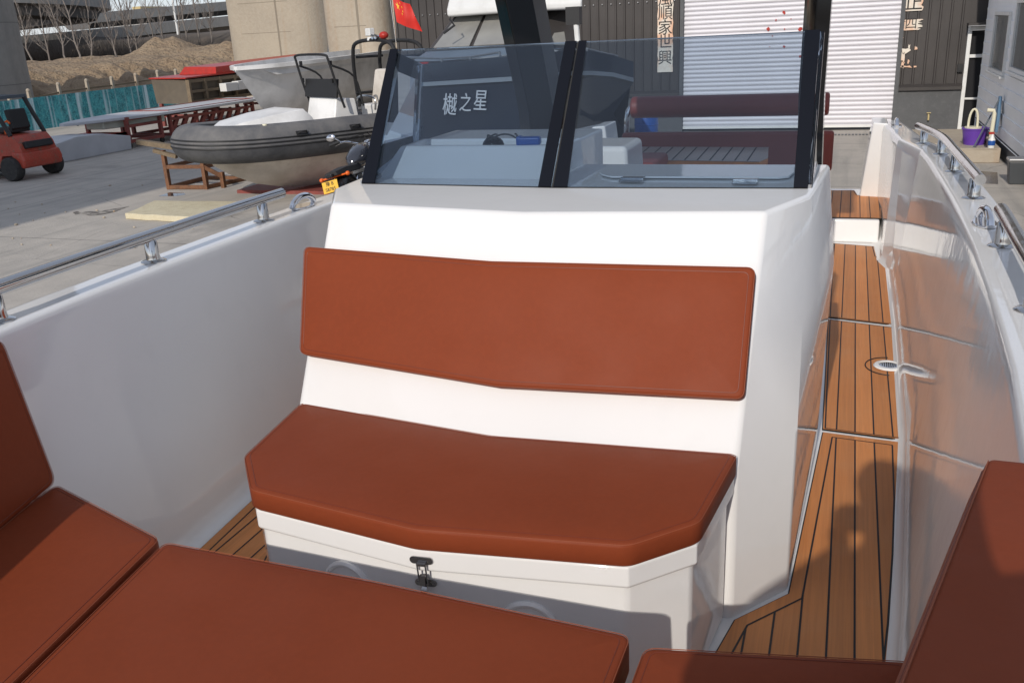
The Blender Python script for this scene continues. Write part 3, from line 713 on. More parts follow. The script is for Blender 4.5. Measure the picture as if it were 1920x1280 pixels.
# stern cushions seen through the glass
a=MB().rbox((BX-.03,7.26,.56),(1.62,.09,.30)); o=a.build('stern_backrest','bolster',bevel=.025); tag(o,'dark red stern backrest behind the teak table, seen through the windshield','cushion')
o=MB().tube([(-1.66,7.38,.895),(-.14,7.38,.895)],.085,20).build('bolster','bolster',bevel=.02); tag(o,'dark red roll bolster on a steel tube above the stern backrest','cushion')
o=MB().rbox((-1.36,6.02,.645),(.42,.5,.09)).build('seat_cushion','bolster',bevel=.03); tag(o,'small dark red seat cushion to the left of the teak table','cushion')
# loose things in the dash tray
cz=1.112
c=Y(3.10,922,250); o=MB().ball((c.x,3.11,cz+.035),(.042,.035,.035)).cyl((c.x,3.11,cz),(c.x,3.11,cz+.02),.045,.04).build('compass','black_gloss'); tag(o,'small round black compass standing on the dash','compass')
pts=[]
for i in range(26):
    t=i/25; pts.append(V((-1.235+.10*t+.03*math.sin(9*t),3.075+.02*math.cos(7*t),1.162+.018*abs(math.sin(11*t))+.012)))
tag(MB().tube(pts,.003,6).build('cable','black_matte'),'thin black cable curled on the edge of the dash','cable')
c=Y(3.06,992,263)
tag(MB().rbox((c.x,3.06,1.170),(.085,.04,.03),R(8)).rbox((c.x-.035,3.058,1.171),(.02,.045,.034),R(8)).build('blue_pouch','blue_plastic',bevel=.008),'bright blue pouch lying on the dash edge beside the centre post','pouch')
# ================================================================== GROUND AND FAR SETTING
struct(MB().add([(-33,-120,GZ),(160,-120,GZ),(160,200,GZ),(-33,200,GZ)],[(0,1,2,3)]).build('yard_ground','concrete',smooth=0))
struct(MB().add([(-900,-500,GZ-.25),(900,-500,GZ-.25),(900,1500,GZ-.25),(-900,1500,GZ-.25)],[(0,1,2,3)]).build('open_land','earth',smooth=0))
def sm(t): t=max(0,min(1,t)); return t*t*(3-2*t)
def bank_h(x,y):
    d=-33.2-x
    h=GZ-.05+2.35*sm(d/9.5)*(1 if y<160 else 0)
    h+=sm(d/4)*(mnoise.noise(V((x*.35,y*.35,1)))*.38+mnoise.noise(V((x*1.1,y*1.1,4)))*.16)
    gul=abs(mnoise.noise(V((y*.55,x*.12,9)))); h-=.75*(1-min(1,gul*3.2))*sm(d/3)*sm((12-d)/5)
    add=0
    for mx,my,r,mh in ((-49.8,60,4.0,1.25),(-46.5,61,4.6,.62),(-43.5,60,4.2,.72),(-52.5,61.5,4.5,.5),(-40,60,4,.7)):
        q=math.hypot(x-mx,(y-my)*.8)/r
        if q<1: add=max(add,mh*sm(1-q)*(1+.35*mnoise.noise(V((x*.9,y*.9,2)))))
    h+=add
    h-=2.0*sm((-62-x)/8)
    return h
mb=MB(); mb.grid(lambda u,v:V((-33.1-50*u**1.25,14+70*v,bank_h(-33.1-50*u**1.25,14+70*v))),150,190)
struct(mb.build('earth_bank','earth',smooth=180,recalc=False))

# viaducts far behind
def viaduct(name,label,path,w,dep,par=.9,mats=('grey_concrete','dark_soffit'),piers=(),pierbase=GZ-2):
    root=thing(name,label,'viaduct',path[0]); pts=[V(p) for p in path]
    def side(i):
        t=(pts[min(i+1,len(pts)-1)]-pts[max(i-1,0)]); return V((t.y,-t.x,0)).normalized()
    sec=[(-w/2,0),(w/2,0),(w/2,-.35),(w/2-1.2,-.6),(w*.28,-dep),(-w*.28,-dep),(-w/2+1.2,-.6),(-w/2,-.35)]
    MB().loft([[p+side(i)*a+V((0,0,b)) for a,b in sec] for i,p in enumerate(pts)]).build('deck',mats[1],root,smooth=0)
    for s in (1,-1):
        mb=MB()
        mb.loft([[p+side(i)*(s*(w/2+.02))+V((0,0,-.42)),p+side(i)*(s*(w/2+.02))+V((0,0,par)),p+side(i)*(s*(w/2-.25))+V((0,0,par)),p+side(i)*(s*(w/2-.25))+V((0,0,.004))] for i,p in enumerate(pts)])
        mb.build('parapet',mats[0],root,smooth=0)
    for x,y,ztop in piers:
        MB().lathe((x,y,pierbase),[(0,0),(1.1,0),(1.0,ztop-pierbase-2.6),(1.5,ztop-pierbase-1.2),(2.6,ztop-pierbase-.05),(0,ztop-pierbase-.05)],n=16).build('pier',mats[0],root)
    return root
lowp=[]
def low(i): return V((-106+8.2*i-0, 60+30*i, 1.7+1.75*i))
path=[low(i/4-3) for i in range(0,33)]
def zlow(y): return 1.7+1.75*(y-60)/30-.9
viaduct('viaduct','long low grey viaduct crossing behind the bare trees',[p-V((4.6,-1.2,.9)) for p in path],9,1.3,.9,piers=[(-106+8.2*i-4.6,60+30*i,1.7+1.75*i-2.0) for i in (-.4,.5,1.2,1.9,2.6,3.4)])
# second, farther carriageway, slightly higher
viaduct('viaduct','upper carriageway of the viaduct showing just above the low one, right of the curved ramp',[low(i/4)+V((-13,4,1.15+.02*i)) for i in range(6,26)],9,1.2,.9)
# curved ramp upper left
cr=spline([V(p) for p in ((-128,62,8.4),(-110,62.5,8.2),(-97,66,7.9),(-89,71,7.4),(-85,77,6.9),(-85,84,6.6),(-89,91,6.4),(-101,97,6.2),(-121,101,6.0))],4)
viaduct('ramp_viaduct','dark curved ramp viaduct on a flared pier at the upper left',cr,8,1.5,.9,('grey_concrete','dark_soffit'),piers=[(-101,67.5,6.0)])
viaduct('ramp_viaduct','short pale ramp end rising under the curved viaduct',[V((-112,66,2.6)),V((-104,72,3.1)),V((-98,77,3.75)),V((-93,81.5,4.45)),V((-91.3,83.2,4.9))],5,.9,.8,('beige_concrete','grey_concrete'))
# distant building
p=Y(190,242,30); b=thing('distant_building','small pale building with a yellow end far beyond the viaduct','building',(p.x,190,GZ))
MB().box((p.x-7,190,GZ),(p.x+5,200,Y(190,242,20).z)).build('wall','white_building',b); MB().box((p.x+1.5,189.9,Y(190,242,26).z),(p.x+4,199,Y(190,242,18).z+.5)).build('stair_tower','ochre',b)

# overpass pillars (the unseen deck overhead is sized for its shade)
def pillar(label,xl_,xr_,yy,seam=True,depth=None):
    a=Y(yy,*xl_); c=Y(yy,*xr_); w=c.x-a.x; cx=(a.x+c.x)/2; dpt=depth or w*.55
    root=thing('bridge_pillar',label,'pillar',(cx,yy+dpt/2,GZ))
    r=dpt/2; ring=[]
    for i in range(17):
        t=-PI/2+PI*i/16; ring.append((cx+w/2-r*.9+math.cos(t)*r*.9,yy+r+math.sin(t)*r))
    for i in range(17):
        t=PI/2+PI*i/16; ring.append((cx-w/2+r*.9+math.cos(t)*r*.9,yy+r+math.sin(t)*r))
    MB().loft([[V((x,y,GZ-2)) for x,y in ring],[V((x,y,14)) for x,y in ring]]).build('shaft','beige_concrete',root,smooth=30)
    g=MB()
    if seam:
        sx=cx+w*.13; g.box((sx-.05,yy-.012,GZ-1),(sx+.05,yy+.02,14))
    for k in range(6): g.box((cx-w/2+r*.9,yy-.006,.4+1.55*k),(cx+w/2-r*.9,yy+.01,.425+1.55*k))
    g.build('formwork_seam','formwork',root,smooth=0)
    return root
pillar('broad beige concrete bridge pillar left of the white hull, with a dark vertical joint',(408,60),(592,60),44)
pillar('beige concrete bridge pillar directly behind the grey steel A-frame',(599,60),(718,60),36)
pillar('narrow pale pillar strip between the A-frame pillar and the dark building',(716,60),(800,60),78,False)
p=Y(34,46,100); rr=2.3
pcx,pcy=p.x-rr*.70,34-rr*.71
root=thing('bridge_pillar','grey round concrete column in shade at the far left behind the forklift','pillar',(pcx,pcy,GZ))
MB().cyl((pcx,pcy,GZ-1),(pcx,pcy,14),rr,rr,40).build('shaft','grey_concrete',root,smooth=40)
g=MB()
for zz_ in (.2,2.9,5.6): g.lathe((pcx,pcy,zz_),[(rr+.004,0),(rr+.004,.03),(rr-.05,.03),(rr-.05,0)],n=40)
g.build('formwork_seam','dark_soffit',root,smooth=0)
pq=thing('bridge_pillar','grey round concrete column of the overpass beyond the left edge of the picture','pillar',(pcx-.5,15,GZ))
MB().cyl((pcx-.5,15,GZ-1),(pcx-.5,15,14),rr+.1,rr+.1,32).build('shaft','grey_concrete',pq,smooth=40)  # added pillar, out of view; its shadow darkens the column behind the forklift
ov=thing('overpass','concrete overpass deck carried overhead by the bridge pillars','overpass',(-30,0,12))
MB().box((-30.5,-45,12),(-15.6,-2,14)).build('deck','grey_concrete',ov,smooth=0)  # unseen deck, placed and sized so its shadow covers the left yard

# bare trees
def bare_tree(base,h,seed,lean=0,r0=.075):
    rnd=random.Random(seed); root=thing('bare_tree',None,'tree',base); tag(root,'slender leafless tree in the row between the earth bank and the viaduct','tree','bare trees behind the earth bank')
    tr=MB(); br=MB(); top=V(base)+V((lean,rnd.uniform(-.4,.4),h)); pts=[V(base)+(top-V(base))*t+V((rnd.uniform(-.12,.12),rnd.uniform(-.12,.12),0))*(t>0) for t in [i/9 for i in range(10)]]
    tr.tube(pts,[r0*(1-.88*i/9) for i in range(10)],6)
    def branch(p,d,l,r,lv):
        q=[p]; dd=V(d)
        for i in range(4):
            dd=(dd+V((rnd.uniform(-.16,.16),rnd.uniform(-.16,.16),rnd.uniform(.02,.22)))).normalized(); q.append(q[-1]+dd*l/4)
        br.tube(q,[r*(1-.8*i/4) for i in range(5)],4,cap=False)
        if lv>0:
            for k in range(rnd.randint(3,5)):
                t=rnd.uniform(.2,.95); i=int(t*4); pp=q[i]+(q[min(i+1,4)]-q[i])*(t*4-i); e=dd+V((rnd.uniform(-.8,.8),rnd.uniform(-.8,.8),rnd.uniform(-.1,.6)))
                branch(pp,e.normalized(),l*rnd.uniform(.3,.55),r*.5,lv-1)
    for k in range(rnd.randint(26,32)):
        t=rnd.uniform(.12,.97); i=min(8,int(t*9)); p=pts[i]+(pts[i+1]-pts[i])*(t*9-i); a=rnd.uniform(0,2*PI); el=rnd.uniform(.7,1.5)
        branch(p,V((math.cos(a),math.sin(a),el)).normalized(),h*rnd.uniform(.14,.30)*(1.15-t*.75),r0*.42*(1.1-t),2)
    tr.build('trunk','bark',root); br.build('crown','bark',root,smooth=0,recalc=False,weld=False)
    return root
for i,(px,py,yy,h,ln) in enumerate([(62,122,58,7.5,-.4),(128,118,60,9,-.9),(152,120,58,9.5,-1.0),(176,116,64,8,.3),(222,115,62,10.5,-.7),(250,113,64,10,-.5),(262,112,66,9,-.6),(292,98,70,10,-.5),(308,88,74,10.5,.2),(341,82,78,10,.3),(352,84,74,11,.2),(374,84,72,10.5,.4),(398,84,76,9,.1),(95,120,66,8,.2)]):
    b=Y(yy,px,py); bare_tree((b.x,b.y,b.z-.4),h,i+3,ln,.08)
# dark scrub under the viaduct: one mass of twigs
def fb_h(u,v):
    yy=74+26*v; x=-yy*(1.35-.75*u); return V((x,yy,-1.8+(4.6+.6*mnoise.noise(V((u*9,v*3,0))))*sm(v*2.2)))
struct(MB().grid(fb_h,60,12).build('far_bank','brush',smooth=180,recalc=False))
rnd=random.Random(5); mb=MB()
for i in range(9000):
    yy=rnd.uniform(67,84); x=-yy*rnd.uniform(.68,1.15)
    zb=-.9; h=rnd.uniform(1.4,3.4)*(1 if rnd.random()<.8 else 1.3); a=rnd.uniform(-.7,.7); b2=rnd.uniform(-.7,.7); w=rnd.uniform(.03,.10)
    p0=V((x,yy,zb+rnd.uniform(0,1.0))); p1=p0+V((a*h*.5,b2*h*.5,h*.6)); p2=p1+V((rnd.uniform(-.6,.6),rnd.uniform(-.6,.6),h*.4))
    s_=V((.6,-.8,0))*w
    mb.add([p0-s_,p0+s_,p1+s_*.7,p1-s_*.7,p2],[(0,1,2,3),(3,2,4)])
tag(mb.build('dry_scrub','brush',smooth=0,recalc=False,weld=False),'dense dark leafless scrub under the viaduct','scrub',kind='stuff')
# light poles
for px,yy,lab in ((333,88,'thin white lamp pole right of the tallest bare trees'),(82,120,'thin pale lamp pole under the curved ramp')):
    b=Y(yy,px,60); t=thing('lamp_pole',lab,'lamp pole',(b.x,yy,GZ))
    topz=Y(yy,px,-30 if px>300 else 28).z
    MB().tube([(b.x,yy,GZ),(b.x,yy,topz)],[.14,.10],8).build('pole','white_paint',t); MB().rbox((b.x+.5,yy,topz),(1.3,.25,.12)).build('lamp_head','white_paint',t)

# fence on the yard edge + printed banner
fx=-32.4
fn=thing('fence','weathered post and rail fence at the foot of the earth bank','fence',(fx,34,GZ))
prev=None
fpx=[(18,186),(53,172),(109,160),(162,153),(209,148),(254,142),(295,136),(329,134),(361,132),(390,128),(416,126)]
posts=[]
for q in fpx:
    p=X(fx,*q); posts.append(p)
    MB().box((fx-.06,p.y-.06,GZ),(fx+.06,p.y+.06,p.z+.02)).lathe((fx,p.y,p.z+.02),[(.085,0),(.085,.05),(.04,.10),(0,.11)],n=10).build('post','beige_concrete',fn,smooth=30)
for dz in (.30,.62):
    mb=MB()
    for a,b in zip(posts,posts[1:]): mb.beam((fx,a.y,a.z-dz),(fx,b.y,b.z-dz),.07,.07)
    mb.build('rail','wood',fn,smooth=0)
bp=[(-31,20,-1.46),(-31,39,-1.46)]
def bz(y): 
    t=(y-28)/10; return -.16+.06*t
bn=thing('printed_banner','long banner printed with a teal forest along the yard edge','banner',(-31,30,GZ))
mb=MB(); mb.grid(lambda u,v:V((-31+.05*math.sin(u*40)*(1-abs(2*v-1))*.5,19+20.4*u,-1.42+(bz(19+20.4*u)+1.42)*v)),80,3)
mb.build('printed_sheet','banner',bn,smooth=60); mb=MB()
for k in range(8):
    y=19.2+2.87*k; mb.beam((-31.08,y,GZ),(-31.08,y,bz(y)),.06,.06)
mb.beam((-31.08,19,bz(19)-.03),(-31.08,39.4,bz(39.4)-.03),.05,.05); mb.build('support_frame','grey_steel',bn,smooth=0)

# ================================================================== WORKSHOP BUILDING
WY=26.35
wk=thing('workshop','dark ribbed workshop building with a white roller door and a grey base wall','building',(-5,WY,GZ))
bx0=Y(WY,742,60).x; dL=Y(WY,1281,150).x; dR=Y(WY,1678,150).x; nL=Y(WY,1811,150).x; nR=nL+.85; TOP=7.5; wz=Y(WY,1750,167).z
def ribbed(x0,x1,zb,zt,pitch=.255,dep=.035):
    mb=MB(); x=x0; pr=[]
    while x<x1-1e-6:
        for dx,dy in ((0,0),(.035,0),(.05,-dep),(.085,-dep),(.10,0)):
            if x+dx<x1: pr.append((x+dx,WY+dy))
        x+=pitch
    pr.append((x1,WY)); a=[V((x,y,zb)) for x,y in pr]; b=[V((x,y,zt)) for x,y in pr]
    return mb.loft([a,b],closed=False,cap=False)
for x0,x1 in ((bx0,dL-.10),(dR+.10,nL-.08)):
    ribbed(x0,x1,wz+.10,TOP).build('ribbed_wall','siding_dark',wk,smooth=0,recalc=False)
    MB().box((x0,WY-.06,GZ-.2),(x1,WY+.25,wz)).build('base_wall','wainscot',wk,smooth=0)
    mb=MB().prism([(x0,WY-.14,wz-.02),(x0,WY-.14,wz+.06),(x0,WY-.02,wz+.13),(x0,WY+.1,wz+.13),(x0,WY+.1,wz-.02)],(x1-x0,0,0)); mb.build('drip_ledge','siding_dark',wk,smooth=0)
    mb=MB(); x=x0+.2
    while x<x1:
        mb.lathe((x,WY-.036,4.0-1.6*0),[(0,0),(.022,0),(.018,.012),(0,.014)],(0,-1,0),8); mb.lathe((x,WY-.036,2.05),[(0,0),(.02,0),(.016,.012),(0,.014)],(0,-1,0),8); x+=.255
    mb.build('screw_row','aluminium',wk)
MB().box((bx0,WY+.3,GZ),(bx0+.1,WY+14,TOP)).build('side_wall','siding_dark',wk,smooth=0)
for q in (dL-.10,dR): MB().box((q,WY-.07,GZ-.1),(q+.10,WY+.12,TOP)).build('door_guide','wainscot',wk,smooth=0)
# roller door: interlocking curved slats
zb=Y(WY,1600,234).z; mb=MB(); pr=[]; z=zb
while z<5.6:
    for dz,dy in ((0,0),(.012,.022),(.024,.0),(.05,-.018),(.085,-.018),(.112,-.004)): pr.append((z+dz,WY+.06+dy))
    z+=.118
mb.loft([[V((dL,y,z)) for z,y in pr],[V((dR,y,z)) for z,y in pr]],closed=False,cap=False)
dr=mb.build('roller_door','shutter',wk,smooth=60,recalc=False)
MB().box((dL,WY+.02,zb-.07),(dR,WY+.075,zb)).build('bottom_bar','white_paint',dr,smooth=0)
mb=MB(); rd=random.Random(4)
for px,py,s in ((1470,24,1),(1440,55,1.1),(1500,55,1.2),(1470,88,.8),(1455,38,.5),(1483,36,.4),(1471,55,.4),(1448,68,.35),(1500,106,.6),(1443,88,.3)):
    p=Y(WY,px,py); n=9; ring=[(p.x+math.cos(2*PI*i/n)*.042*s*rd.uniform(.6,1.3),WY+.030,p.z+math.sin(2*PI*i/n)*.045*s*rd.uniform(.6,1.3)) for i in range(n)]
    mb.prism(ring,(0,.02,0))
mb.build('paint_mark','red_paint',dr,smooth=0)
MB().box((dL-.1,WY+3,GZ),(dR+.1,WY+3.1,5.8)).build('dark_inside','dark_room',wk,smooth=0)
MB().box((bx0,WY+.02,5.6),(nR+.4,WY+.3,TOP+.3)).build('lintel_wall','siding_dark',wk,smooth=0)
MB().box((bx0,WY+.2,TOP+.25),(nR+4,WY+16,TOP+.45)).build('roof','siding_dark',wk,smooth=0)
# side door
zt=Y(WY,1825,50).z; mb=MB(); f=.09
mb.box((nL-.08,WY-.08,GZ),(nL+f-.08,WY+.1,zt)).box((nL+f-.08,WY-.08,zt-f),(nR,WY+.1,zt)).box((nL+f-.08,WY-.06,zt-.75),(nR,WY+.08,zt-.67)).box((nL+f-.08,WY-.06,GZ),(nR,WY+.08,GZ+.06)).box((nL+f-.08,WY-.05,GZ+.75),(nR,WY+.06,GZ+.80))
dd=mb.build('side_door','white_paint',wk,bevel=.008); MB().box((nL+.01,WY+.02,GZ),(nR,WY+.06,zt-.1)).build('doorway_shade','dark_room',dd,smooth=0)  # dark sheet in the doorway stands for the unlit interior
MB().box((nL-.12,WY-.45,zt+.03),(nR+.1,WY+.1,zt+.09)).build('door_canopy','siding_dark',wk,smooth=0)
MB().box((nL-.1,WY+.02,zt+.09),(nR+2,WY+.2,5.6)).build('ribbed_wall','siding_dark',wk,smooth=0)
p=Y(WY-.05,1800,128); MB().rbox((p.x,WY-.07,p.z),(.13,.06,.20)).rbox((p.x,WY-.105,p.z-.03),(.07,.02,.09)).build('switch_box','black_matte',wk,bevel=.008)
p=Y(WY-.1,1739,236); mb=MB().tube([(p.x,WY-.06,p.z+.28),(p.x,WY-.10,p.z+.28),(p.x,WY-.16,p.z+.22),(p.x,WY-.16,p.z+.15)],.022,8).rbox((p.x,WY-.12,p.z+.33),(.10,.02,.02)); mb.build('wall_tap','ochre',wk)
# couplets pasted on the wall
def scroll(name,label,x0,x1,ztop,zbot,yy=WY-.042,rag=0,seed=1):
    rd=random.Random(seed); n=26; L=[];Rr=[]
    for i in range(n+1):
        z=ztop+(zbot-ztop)*i/n; L.append((x0+rd.uniform(-1,1)*rag,z)); Rr.append((x1+rd.uniform(-1,1)*rag,z))
    ring=L+Rr[::-1]; mb=MB()
    from mathutils.geometry import tessellate_polygon
    mb.loft([[V((a[0],yy,a[1])),V((b[0],yy,b[1])),V((b[0],yy-.003,b[1])),V((a[0],yy-.003,a[1]))] for a,b in zip(L,Rr)])
    o=mb.build(name,'paper',None,smooth=0); return tag(o,label,'paper banner')
CN=lambda x,z,yy: frame((x,yy,z),(1,0,0),(0,0,1))
a=Y(WY,1234,0); b=Y(WY,1262,135); x0,x1=Y(WY,1233.5,70).x,Y(WY,1262,70).x
s1=scroll('couplet_banner','long faded couplet strip with five large black characters left of the roller door',x0,x1,2.6,b.z,rag=.012,seed=2)
for ch,py in (('帆',-29),('風',0),('順',26),('家',54),('世',80),('興',110)):
    p=Y(WY,1248,py); text_mesh(ch,.42,'ink',CN((x0+x1)/2,p.z,WY-.050),'character',s1,.002,0,.012)
px0,px1=Y(WY,1697,8).x,Y(WY,1731,8).x
s2=scroll('couplet_banner','torn upper piece of the right couplet with one black character',px0,px1,2.6,Y(WY,1712,21).z,rag=.05,seed=4)
p=Y(WY,1713,6); text_mesh('正',.46,'ink',CN(p.x,p.z,WY-.050),'character',s2,.002,0,.012)
q0,q1=Y(WY,1693,45).x,Y(WY,1725,45).x
s3=scroll('couplet_banner','small torn scrap with a boxed black character below the upper right couplet piece',q0,q1,Y(WY,1708,37).z,Y(WY,1708,57).z,rag=.07,seed=5)
p=Y(WY,1708,46); text_mesh('四',.30,'ink',CN(p.x,p.z,WY-.050),'character',s3,.002,0,.016)
rd=random.Random(9)
for px,py,w,h in ((1698,95,.20,.14),(1693,108,.09,.28),(1692,121,.10,.20),(1700,125,.3,.06),(1717,91,.08,.11),(1705,87,.05,.10),(1703,115,.05,.12),(1715,125,.08,.04),(1692,70,.05,.05)):
    p=Y(WY,px,py); ring=[(p.x+sx*w/2*rd.uniform(.4,1.2),WY-.042,p.z+sz*h/2*rd.uniform(.4,1.2)) for sx,sz in ((-1,-1),(0,-1.1),(1,-1),(1.1,0),(1,1),(0,.8),(-1,1))]
    tag(MB().prism(ring,(0,-.003,0)).build('paper_scrap','paper',smooth=0),'small peeling scrap of torn couplet paper low on the wall right of the roller door','paper scrap','peeling couplet scraps')
# drain grate in front of the door
p=G(1600,253); mb=MB()
for i in range(34): mb.box((p.x-1.4+.085*i,p.y-.12,GZ+.004),(p.x-1.4+.085*i+.055,p.y+.12,GZ+.016))
tag(mb.build('drain_grating','bin_grey',smooth=0),'dark slotted drain grating in the concrete in front of the roller door','grating')

# ================================================================== GREY SIDED CABIN ON THE RIGHT
GX=3.0
gb=thing('cabin_building','grey blue clapboard site cabin with white framed windows at the right edge','building',(GX,20,GZ))
y0_,y1_=9.0,WY-.55; skz=X(GX,1905,293).z; H=.262
mb=MB(); z=skz; pr=[]
while z<3.6: pr += [(GX,z),(GX+.028,z+.004),(GX+.004,z+H-.004)]; z+=H
mb.loft([[V((x,y0_,z)) for x,z in pr],[V((x,y1_,z)) for x,z in pr]],closed=False,cap=False).build('clapboard_wall','grey_panel',gb,smooth=0,recalc=False)
MB().box((GX+.02,y1_-.0,GZ),(GX+4,y1_+.06,3.6)).build('end_wall','grey_panel',gb,smooth=0)
MB().box((GX+.05,y0_,GZ),(GX+.3,y1_,skz-.002)).build('skirting','dark_skirt',gb,smooth=0)
MB().box((GX+.02,y0_,skz-.02),(GX+.26,y1_,skz+.035)).build('sill_rail','dark_skirt',gb,smooth=0)
MB().box((GX-.3,y0_-.3,3.6),(GX+4,y1_+.2,3.75)).build('roof','grey_panel',gb,smooth=0)
def win(ya,yb,za,zb_,depth=.03,tilt=0):
    mb=MB(); f=.075
    for lo,hi in (((ya,za),(yb,za+f)),((ya,zb_-f),(yb,zb_)),((ya,za+f),(ya+f,zb_-f)),((yb-f,za+f),(yb,zb_-f))):
        mb.box((GX-.04,lo[0],lo[1]),(GX+.05,hi[0],hi[1]))
    w=mb.build('window','white_paint',gb,bevel=.006)
    MB().box((GX-.005,ya+f,za+f),(GX+.03,yb-f,zb_-f)).build('pane','window_glass',w,smooth=0)
    MB().box((GX-.09,ya-.05,za-.05),(GX+.03,yb+.05,za-.004)).build('sill','white_paint',w,smooth=0)
win(X(GX,1890,80).y,X(GX,1862,80).y,X(GX,1870,138).z,X(GX,1878,22).z)
ya=X(GX,1894,132); win(ya.y-2.4,ya.y,ya.z,ya.z+1.35)

# things by the cabin
def flatbox(): pass
t1=G(1793,300); tr=thing('wash_trough','low concrete wash trough beside the cabin','trough',(2.6,21,GZ))
zt=GZ+.30; yF=Z(GZ,1800,306).y; xa=Y(yF,1793,300).x; xb_=Y(yF,1862,300).x
mb=MB().box((xa,yF,GZ),(xb_,yF+.12,zt)).box((xa,yF+.12,GZ),(xa+.12,yF+1.9,zt)).box((xb_-.0,yF+.0,GZ),(xb_+.12,yF+1.9,zt)).box((xa+.12,yF+.12,GZ),(xb_,yF+1.9,GZ+.2)).box((xa-.9,yF+1.9,GZ),(xb_+.12,yF+4.6,GZ+.155))
mb.build('basin','beige_concrete',tr,bevel=.02)
bk=G(1825,276); bc=V((Z(GZ+.16,1826,275).x,Z(GZ+.16,1826,274).y,GZ+.16))
B_=thing('mop_bucket','purple plastic mop bucket with a cream carrying handle','bucket',tuple(bc))
MB().lathe(bc,[(0,0),(.20,0),(.255,.36),(.27,.36),(.27,.39),(.235,.39),(.19,.03),(0,.03)],n=28).build('tub','purple',B_)
MB().lathe(bc+V((-.05,0,.36)),[(.13,0),(.17,0),(.17,.05),(.13,.05)],n=24).build('wringer_basket','cream_plastic',B_)
MB().tube([bc+V((-.06+.09*math.cos(t*PI/10),0,.38+.40*math.sin(t*PI/10)**.7 if 0<t<10 else .38)) for t in range(11)],.024,8).build('handle','cream_plastic',B_)
m0=Y(yF+.5,1822,283); m1=X(GX-.12,1873,188); mp_=thing('mop','flat mop with a thin grey pole leaning on the clapboard wall','mop',tuple(m0))
MB().tube([m0,m1],.016,8).build('pole','grey_steel',mp_); m2=X(GX-.03,1877,192)
MB().loft([[m2+V((0,a*.09,.12)) for a in(-1,0,1)]+[m2+V((-.05,a*.08,.12)) for a in (1,0,-1)],[m2+V((0,a*.16,-.25)) for a in(-1,0,1)]+[m2+V((-.06,a*.14,-.25)) for a in (1,0,-1)],[m2+V((0,a*.05,-.62)) for a in(-1,0,1)]+[m2+V((-.05,a*.05,-.6)) for a in (1,0,-1)]]).build('mop_head','light_blue',mp_,bevel=.01)
pp=Y(yF+.35,1857,275); st=thing('standpipe','cream water standpipe with a bent tap above the trough','pipe',(pp.x,pp.y,GZ))
MB().tube([(pp.x-.02,pp.y,GZ+.2),(pp.x,pp.y,pp.z+.66),(pp.x-.02,pp.y,pp.z+.72),(pp.x-.14,pp.y,pp.z+.73)],.04,10).build('riser','cream_plastic',st)
bt=Y(yF+.06,1857,285); sbt=thing('spray_bottle','white and blue spray bottle standing on the trough edge','bottle',(bt.x,yF+.06,zt))
MB().lathe((bt.x,yF+.06,zt),[(0,0),(.06,0),(.065,.16),(.03,.23),(.025,.27),(0,.27)],n=14).build('bottle_body','white_paint',sbt); MB().lathe((bt.x,yF+.06,zt+.05),[(.064,0),(.0672,.01),(.0672,.09),(.064,.10)],n=14).build('bottle_label','blue_plastic',sbt,smooth=0)
MB().rbox((bt.x-.02,yF+.06,zt+.29),(.10,.035,.05)).build('trigger','red_paint',sbt,bevel=.005)
bn_=G(1910,347); tb_=thing('waste_bin','small dark grey swing-top bin against the cabin skirting','bin',(bn_.x,bn_.y,GZ))
cx_,cy_=bn_.x-.02,bn_.y+.15
MB().loft([[V((cx_+a*.13,cy_+b*.12,GZ)) for a,b in ((-1,-1),(1,-1),(1,1),(-1,1))],[V((cx_+a*.17,cy_+b*.15,GZ+.40)) for a,b in ((-1,-1),(1,-1),(1,1),(-1,1))]]).build('bin_body','bin_grey',tb_,bevel=.02); MB().rbox((cx_,cy_,GZ+.43),(.37,.33,.06)).build('bin_lid','aluminium',tb_,bevel=.02)
MB().add([(1.55,18.2,GZ+.004),(2.6,18.0,GZ+.004),(2.75,19.3,GZ+.004),(2.1,19.7,GZ+.004),(1.6,19.2,GZ+.004)],[(0,1,2,3,4)]).build('wet_patch',pbr('wet_concrete',(.10,.085,.07),.25),smooth=0)['kind']='structure'
# blue barrel half hidden by the stern
p=G(1215,252); q=thing('blue_drum','blue plastic drum behind the stern rail, seen through the glass','drum',(p.x,24.6,GZ)); c=Y(24.6,1212,240)
MB().lathe((c.x,24.6,GZ),[(0,0),(.30,0),(.32,.05),(.32,.4),(.335,.42),(.32,.44),(.32,.7),(.28,.78),(0,.78)],n=24).build('drum_body','blue_plastic',q); MB().lathe((c.x+.12,24.5,GZ+.78),[(0,0),(.05,0),(.05,.04),(0,.04)],n=12).build('drum_cap','black_matte',q)
